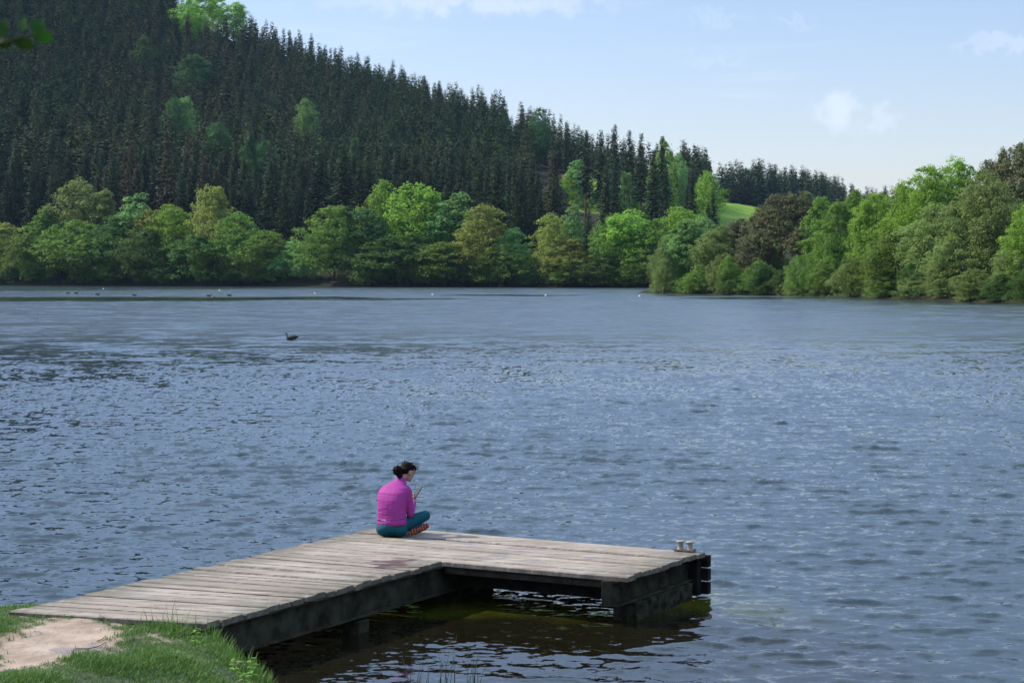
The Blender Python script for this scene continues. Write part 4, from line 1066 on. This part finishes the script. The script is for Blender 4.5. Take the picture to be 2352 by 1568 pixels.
eye = MB().tube([(0, 0, 0.18), (0, 0, 0.20), (0, 0, 0.215)], [0.03, 0.02, 0.025], 10).mesh('mooring_eye', M_RUST, True)
for (x4, y4, lab) in ((413, 1156, 'small white ball buoy, leftmost of the line on the lake'), (878, 1163, 'small white ball buoy above the right-hand pair of geese'), (1259, 1175, 'small white ball buoy straight before the large rounded tree'),
                      (1730, 1180, 'small white ball buoy at the left end of the thin dark streak'), (2183, 1183, 'small white ball buoy on the thin dark streak'), (2558, 1186, 'small white ball buoy just off the tip of the wooded point')):
    p = atz(x4 / 1.7415, y4 / 1.7415, 0.0); rt = empty('buoy', p, 0, lab, 'buoy', 'line of white buoys across the lake')
    link('float_ball', bome, rt); link('mooring_eye', eye, rt)

# ------------------------------------------------------------------ the seated woman
M_SKIN = simple('skin', (0.36, 0.20, 0.14), 0.55, 0.1, 30); M_HAIR = simple('dark_hair', (0.0075, 0.0035, 0.003), 0.6, 0.6, 60, 0.3, 200, spec=0.06)
def mat_cloth(name, c, rough, bscale, bs):
    mt, tt, p = newmat(name); o = tt.n('ShaderNodeTexCoord').outputs['Object']
    n1 = tt.noise(o, 9, 3).outputs[0]; tt.L(tt.mix(n1, tuple(x * 0.88 for x in c), tuple(x * 1.12 for x in c)), p.inputs['Base Color'])
    p.inputs['Roughness'].default_value = rough; p.inputs['Specular IOR Level'].default_value = 0.12
    folds = tt.noise(tt.scaled(o, 3.5, 3.5, bscale), 1.0, 3, 0.5, 0.8).outputs[0]
    z = tt.n('ShaderNodeSeparateXYZ', {0: o}).outputs[2]; low = tt.ss(z, 0.40, 0.2, 0.25, 1.0)
    b = tt.n('ShaderNodeBump', {'Strength': tt.math('MULTIPLY', low, bs), 'Distance': 0.05, 'Height': folds}); tt.L(b.outputs[0], p.inputs['Normal'])
    return mt
M_JACK = mat_cloth('magenta_jersey', (0.31, 0.040, 0.215), 0.65, 22, 0.8); M_LEG = mat_cloth('teal_leggings', (0.006, 0.065, 0.088), 0.7, 9, 0.35)
M_SHOE = simple('shoe_dark', (0.03, 0.03, 0.045), 0.7, 0.2, 20); M_SOLE = simple('sole_orange', (0.42, 0.10, 0.04), 0.7, 0.15, 30); M_REF = simple('reflective_tab', (0.7, 0.65, 0.7), 0.4, 0.05, 5)
sp = atz(900, 1236.5, DECKZ); sp.y += 0.16; sp.x *= sp.y / (sp.y - 0.16); sp.z = DECKZ
woman = empty('person', sp, 0, 'woman in magenta top and teal leggings sitting cross-legged on the jetty, holding a phone', 'person')
YW = Matrix.Rotation(R(-24), 3, 'Z')
def torso(mb, sect, n=20):
    base = len(mb.v)
    for (c, rx, ry) in sect:
        for k in range(n):
            a = 2 * math.pi * k / n; ca, sa = math.cos(a), math.sin(a)
            e = 0.85; x = rx * math.copysign(abs(ca) ** e, ca); y = ry * math.copysign(abs(sa) ** e, sa)
            mb.v.append(Vector(c) + YW @ Vector((x, y, 0)))
    for i_ in range(len(sect) - 1):
        for k in range(n):
            a, b = base + i_ * n + k, base + i_ * n + (k + 1) % n; mb.f.append((a, b, b + n, a + n))
    mb.f.append(tuple(base + k for k in reversed(range(n)))); mb.f.append(tuple(base + (len(sect) - 1) * n + k for k in range(n)))
SH_R, EL_R, WR_R = Vector((0.165, 0.06, 0.515)), Vector((0.205, 0.10, 0.245)), Vector((0.232, 0.27, 0.355))
SH_L, EL_L, WR_L = Vector((-0.105, 0.135, 0.475)), Vector((-0.07, 0.27, 0.26)), Vector((0.12, 0.40, 0.35))
def arm(mb, a, b, c, k=1.0):
    mb.tube([a + Vector((-0.02 if a.x > 0 else 0.02, 0, 0.02)), a, a.lerp(b, .5), b], [0.055 * k, 0.062 * k, 0.055 * k, 0.048 * k], 14)
    mb.ell(b, (0.047 * k,) * 3); mb.tube([b, b.lerp(c, .4), c], [0.047 * k, 0.044 * k, 0.033 * k], 14)
jk = MB()
torso(jk, [((0.0, 0.02, 0.135), .168, .135), ((0, 0.02, .17), .172, .138), ((0, .02, .24), .163, .13), ((-.002, .02, .33), .163, .128), ((0.0, .035, .42), .172, .125), ((.012, .065, .50), .178, .115),
           ((.030, .10, .55), .155, .10), ((.055, .135, .59), .105, .082), ((.085, .165, .62), .068, .066), ((.10, .18, .655), .055, .055)])
arm(jk, SH_R, EL_R, WR_R); arm(jk, SH_L, EL_L, WR_L)
jk.fused('top', M_JACK, woman, 0.009, 5)
MB().box((-0.085, -0.1225, 0.205), (0.03, 0.002, 0.003), YW).build('reflective_tab', M_REF, woman)
lg = MB()
lg.ell((0.0, 0.03, 0.105), (0.178, 0.155, 0.105)); lg.ell((-0.08, 0.0, 0.085), (0.10, 0.115, 0.085)); lg.ell((0.08, -0.0, 0.085), (0.10, 0.115, 0.085)); lg.ell((0, 0.03, 0.15), (0.16, 0.13, 0.06))
def leg(mb, h, kn, an, s=1.0):
    mb.tube([h, h.lerp(kn, .5), kn], [0.092 * s, 0.080 * s, 0.062 * s], 14); mb.ell(kn, (0.062 * s,) * 3); mb.tube([kn, kn.lerp(an, .3), an], [0.06 * s, 0.056 * s, 0.036 * s], 14)
HR, KR, AR = Vector((.09, .07, .105)), Vector((.365, .25, .205)), Vector((.02, .46, .07))
HL, KL, AL = Vector((-.08, .12, .10)), Vector((-.13, .46, .15)), Vector((.20, .22, .075))
leg(lg, HR, KR, AR); leg(lg, HL, KL, AL)
lg.v = [Vector((v.x, v.y, max(v.z, 0.003))) for v in lg.v]
lg.fused('leggings', M_LEG, woman, 0.009, 5)
# body: one skin surface, seen at head, neck and hands
hc = Vector((.165, .235, .715)); fdv = Vector((.70, .62, -.36)).normalized(); sdv = fdv.cross(Vector((0, 0, 1))).normalized(); upv = sdv.cross(fdv)
HM = Matrix((sdv, fdv, upv)).transposed()
bd = MB(); torso(bd, [((0, .03, .1), .14, .11), ((0, .03, .3), .14, .10), ((.01, .06, .48), .14, .09), ((.05, .13, .57), .08, .06), ((.085, .165, .62), .052, .05), ((.12, .195, .66), .048, .05), ((.14, .21, .70), .045, .05)])
bd.ell(hc + upv * 0.015, (.070, .086, .088), HM); bd.ell(hc + fdv * .028 - upv * .045, (.054, .062, .062), HM)       # skull, jaw
bd.ell(hc + fdv * .092 - upv * .018, (.011, .020, .017), HM); bd.ell(hc + fdv * .070 - upv * .088, (.020, .018, .015), HM)  # nose, chin
bd.ell(hc + fdv * .083 - upv * .055, (.021, .010, .011), HM)                                                            # lips
for sx in (-1, 1):
    bd.ell(hc + sdv * (.070 * sx) - upv * .012 - fdv * .004, (.011, .020, .032), HM)                                      # ears
    bd.ell(hc + sdv * (.028 * sx) + fdv * .076 + upv * .012, (.016, .010, .008), HM)                                      # brows
arm(bd, SH_R, EL_R, WR_R, 0.78); arm(bd, SH_L, EL_L, WR_L, 0.78); leg(bd, HR, KR, AR, 0.8); leg(bd, HL, KL, AL, 0.8)
def hand(mb, wr, fwd, side, nrm):
    palm = wr + fwd * 0.05; Mh = Matrix((side, fwd, nrm)).transposed(); mb.tube([wr - fwd * .02, wr + fwd * .02], [.026, .026], 10); mb.ell(palm, (.040, .050, .016), Mh)
    for k_, (L_, cu) in enumerate(((.062, .5), (.074, .6), (.070, .7), (.054, .85))):
        b0_ = palm + fwd * .038 + side * (0.028 - 0.019 * k_); b1_ = b0_ + (fwd * math.cos(cu * .6) + nrm * math.sin(cu * .6)) * L_ * .5; b2_ = b1_ + (fwd * math.cos(cu * 2) + nrm * math.sin(cu * 2)) * L_ * .5
        mb.tube([b0_, b1_, b2_], [.0095, .0088, .0078], 8)
    tb = wr + fwd * .03 + side * .034; mb.tube([tb, tb + (side * .6 + fwd * .6 + nrm * .5).normalized() * .03, tb + (side * .3 + fwd * .8 + nrm * .8).normalized() * .058], [.012, .0105, .009], 8)
fw = Vector((.12, .55, .62)).normalized(); nr = Vector((-.85, .45, -.2)); nr = (nr - fw * nr.dot(fw)).normalized()
hand(bd, WR_R, fw, fw.cross(nr) * -1, nr)
fw2 = Vector((.75, .1, .55)).normalized(); nr2 = Vector((.2, -.9, .3)); nr2 = (nr2 - fw2 * nr2.dot(fw2)).normalized()
hand(bd, WR_L, fw2, fw2.cross(nr2), nr2)
bd.fused('body', M_SKIN, woman, 0.005, 2)
M_EYE = simple('eye_dark', (0.05, 0.04, 0.035), 0.3, 0.1, 10)
for sx in (-1, 1): MB().ell(hc + sdv * (.028 * sx) + fdv * .082 - upv * .002, (.011, .006, .006), HM, 10, 6).build('eye', M_EYE, woman, True)
hr = MB(); hr.ell(hc + upv * .038 - fdv * .014, (.076, .085, .070), HM); hr.ell(hc - fdv * .05 + upv * .0, (.070, .056, .062), HM)
bun = Vector((.062, .135, .735)); hr.ell(bun, (.050, .048, .058)); hr.ell(bun + Vector((.02, .0, -.055)), (.034, .036, .040)); hr.ell(bun + Vector((-.01, -.01, .02)), (.035, .03, .035)); hr.ell(hc + fdv * .072 + upv * .052, (.055, .026, .024), HM)
rh = random.Random(9)
for k_ in range(14):
    a = rh.uniform(0, 6.28); b_ = rh.uniform(-.3, 1.2); d = (sdv * math.cos(a) + fdv * math.sin(a)) * math.cos(b_) + upv * math.sin(b_)
    st = hc + upv * .038 - fdv * .014 + d * .08; hr.tube([st, st + d * .012 + Vector((rh.uniform(-.02, .02), 0, rh.uniform(-.01, .01))), st + d * .02 + Vector((.025, .0, -.012))], [.010, .007, .003], 5)
for k_ in range(26):
    d = Vector((rh.uniform(-1, .3), rh.uniform(-1, .5), rh.uniform(-1, .8))).normalized(); st = bun + d * .04; hr.tube([st, st + d * .02, st + d * .034 + Vector((rh.uniform(-.01, .01), 0, -.008))], [.011, .008, .003], 5)
hair = hr.fused('hair', M_HAIR, woman, 0.0045, 1)
fl = MB()
for k_ in range(16):
    st = hc + fdv * .07 + upv * rh.uniform(.04, .10) + sdv * rh.uniform(-.03, .05); e = Vector((rh.uniform(.03, .08), rh.uniform(-.01, .03), rh.uniform(-.035, .02)))
    fl.tube([st, st + e * .5 + Vector((0, 0, .008)), st + e], [.0018, .0014, .0006], 4)
fl.build('loose_strands', M_HAIR, hair)
# shoes: the left one shows its orange sole below the right knee
def shoe(c, ln, nrm, name='shoe'):
    ln = ln.normalized(); nrm = (nrm - ln * nrm.dot(ln)).normalized(); sd = ln.cross(nrm); Ms = Matrix((ln, sd, nrm)).transposed(); k = MB()
    k.ell(c + nrm * -.028, (.125, .046, .034), Ms); k.ell(c + ln * -.06 - nrm * .05, (.055, .040, .045), Ms); k.tube([c - ln * .122, c - ln * .07, c, c + ln * .07, c + ln * .125], [(.010, .02), (.012, .038), (.012, .036), (.012, .046), (.010, .022)], 14, flat=nrm)
    s_ = k.fused(name, M_SHOE, woman, 0.005, 2); g = MB()
    for j in range(8):
        x = -.112 + j * .032; wd = .022 if j in (3, 4) else (.034 if 0 < j < 7 else .022)
        g.tube([c + ln * (x + .006 * math.sin(m_ * 1.3)) + sd * (wd * (m_ / 3 - 1)) + nrm * .012 for m_ in range(7)], [.004, .009, .011, .011, .011, .009, .004], 6)
    g.build('orange_sole', M_SOLE, s_, True)
shoe(Vector((.300, .085, .072)), Vector((.90, .25, .36)), Vector((.25, -1, .05)))
shoe(Vector((-.06, .50, .045)), Vector((-.95, .2, 0)), Vector((0, .3, -1)))
# phone
M_PH = simple('phone_black', (0.015, 0.015, 0.018), 0.5, 0.1, 5, spec=0.1); M_SCR = simple('phone_glass', (0.06, 0.065, 0.075), 0.55, 0.05, 3, spec=0.05)
pc = sp + WR_R + fw * .105 + Vector((.012, -.005, .018)); pu = Vector((.42, .35, .62)).normalized(); pn = Vector((-.55, -.55, .6)); pn = (pn - pu * pn.dot(pu)).normalized(); PM = Matrix((pu.cross(pn), pu, pn)).transposed()
ph = empty('mobile_phone', pc, 0, 'black mobile phone held in the hands of the seated woman', 'phone')
MB().box((0, 0, 0), (.037, .075, .0042), PM).build('case', M_PH, ph, bevel=.003); MB().box(pn * .0052, (.033, .070, .0008), PM).build('screen', M_SCR, ph)

# ------------------------------------------------------------------ blurred beech twig in the upper left corner, its tree stands left of the camera
M_BEECH = leafmat('beech_leaf', (0.012, 0.045, 0.003), (0.028, 0.085, 0.006), 0.3, 0.1, 8)
tb = Vector((-3.0, 2.2, 0)); tb.z = float(bank(np.array([tb.x]), np.array([tb.y]))[0])
tw = empty('beech_tree', tb, 0, 'dark blurred twig with green leaves hanging into the upper left corner, close to the viewer', 'tree')
tipc = aty(10, 98, 3.0); st_ = Vector((tb.x, tb.y, 4.6))
k = MB(); k.tube([(0, 0, -.1), (0.02, 0, 1.5), (-.03, 0, 3), (0, 0, 5)], [.16, .13, .11, .07], 10); k.build('trunk', M_BARK, tw, True)
bp = [Vector((0, 0, 4.6 - tb.z + 0)), Vector((.6, .3, 3.6)), aty(-170, 60, 3.0) - tb, aty(0, 100, 3.0) - tb, aty(36, 88, 3.0) - tb, aty(80, 76, 3.0) - tb]
bp[0] = Vector((-.02, 0, 3.0)); bp[1] = bp[0].lerp(bp[2], .5) + Vector((0, 0, .12))
lb = MB().tube(bp, [.03, .018, .008, .0022, .0018, .0012], 7).build('branch', M_BARK, tw, True)
def leafshape(k, c, d, nrm, L, W_):
    d = d.normalized(); nrm = (nrm - d * nrm.dot(d)).normalized(); s = d.cross(nrm); i0 = len(k.v)
    for (f_, w_) in ((0, .02), (.15, .6), (.4, 1), (.7, .8), (.9, .4), (1, .02)):
        cc = c + d * (L * f_) - nrm * (0.15 * L * f_ * f_); k.v += [cc + s * W_ * w_ + nrm * .08 * W_ * w_, cc, cc - s * W_ * w_ + nrm * .08 * W_ * w_]
    for j in range(5):
        o_ = i0 + j * 3; k.f += [(o_, o_ + 1, o_ + 4, o_ + 3), (o_ + 1, o_ + 2, o_ + 5, o_ + 4)]
def pxleaf(x0, y0, x1, y1, wpx):
    a = aty(x0, y0, 3.0) - tb; b = aty(x1, y1, 3.02) - tb; k = MB(); leafshape(k, a, b - a, Vector((0.1, -1, 0.25)), (b - a).length, wpx / 4246.7 * 3.0); k.build('leaf', M_BEECH, tw, True)
for a_ in ((70, 72, 126, 90, 22), (72, 70, 100, 42, 15), (52, 76, 56, 34, 9), (24, 92, 84, 106, 16), (8, 96, -30, 60, 18), (-5, 92, 14, 38, 15), (30, 86, 8, 108, 12), (-20, 90, 28, 112, 10), (-40, 80, -60, 130, 18), (-90, 66, -50, 20, 18), (-110, 66, -150, 110, 18)): pxleaf(*a_)
rk = random.Random(4); more = MB()
for k_ in range(260):
    f_ = rk.random(); p = bp[1].lerp(bp[2], f_ * .9) + Vector((rk.uniform(-.35, .1), rk.uniform(-.3, .3), rk.uniform(-.25, .3)))
    leafshape(more, p, Vector((rk.uniform(-1, 1), rk.uniform(-1, 1), rk.uniform(-.6, .2))), Vector((rk.uniform(-.4, .4), rk.uniform(-.4, .4), 1)), .05, .018)
more.v = [v if (v + tb).x / max((v + tb).y, .1) < -.30 else v + Vector((-.45, 0, 0)) for v in more.v]
more.build('leaves', M_BEECH, tw, True)
lv = []

# ------------------------------------------------------------------ haze
hz = bpy.data.materials.new('haze_air'); hz.use_nodes = True; nt = hz.node_tree; nt.nodes.clear()
out = nt.nodes.new('ShaderNodeOutputMaterial'); vol = nt.nodes.new('ShaderNodeVolumePrincipled')
vol.inputs['Color'].default_value = (0.45, 0.66, 1.0, 1); vol.inputs['Density'].default_value = 0.00004; vol.inputs['Anisotropy'].default_value = 0.2
nt.links.new(vol.outputs[0], out.inputs['Volume'])
k = MB(); k.box((0, 2950, 115), (2000, 3150, 120)); 
tag(k.build('haze', hz), 'thin pale blue haze over the lake and hills', 'haze', kind='stuff')
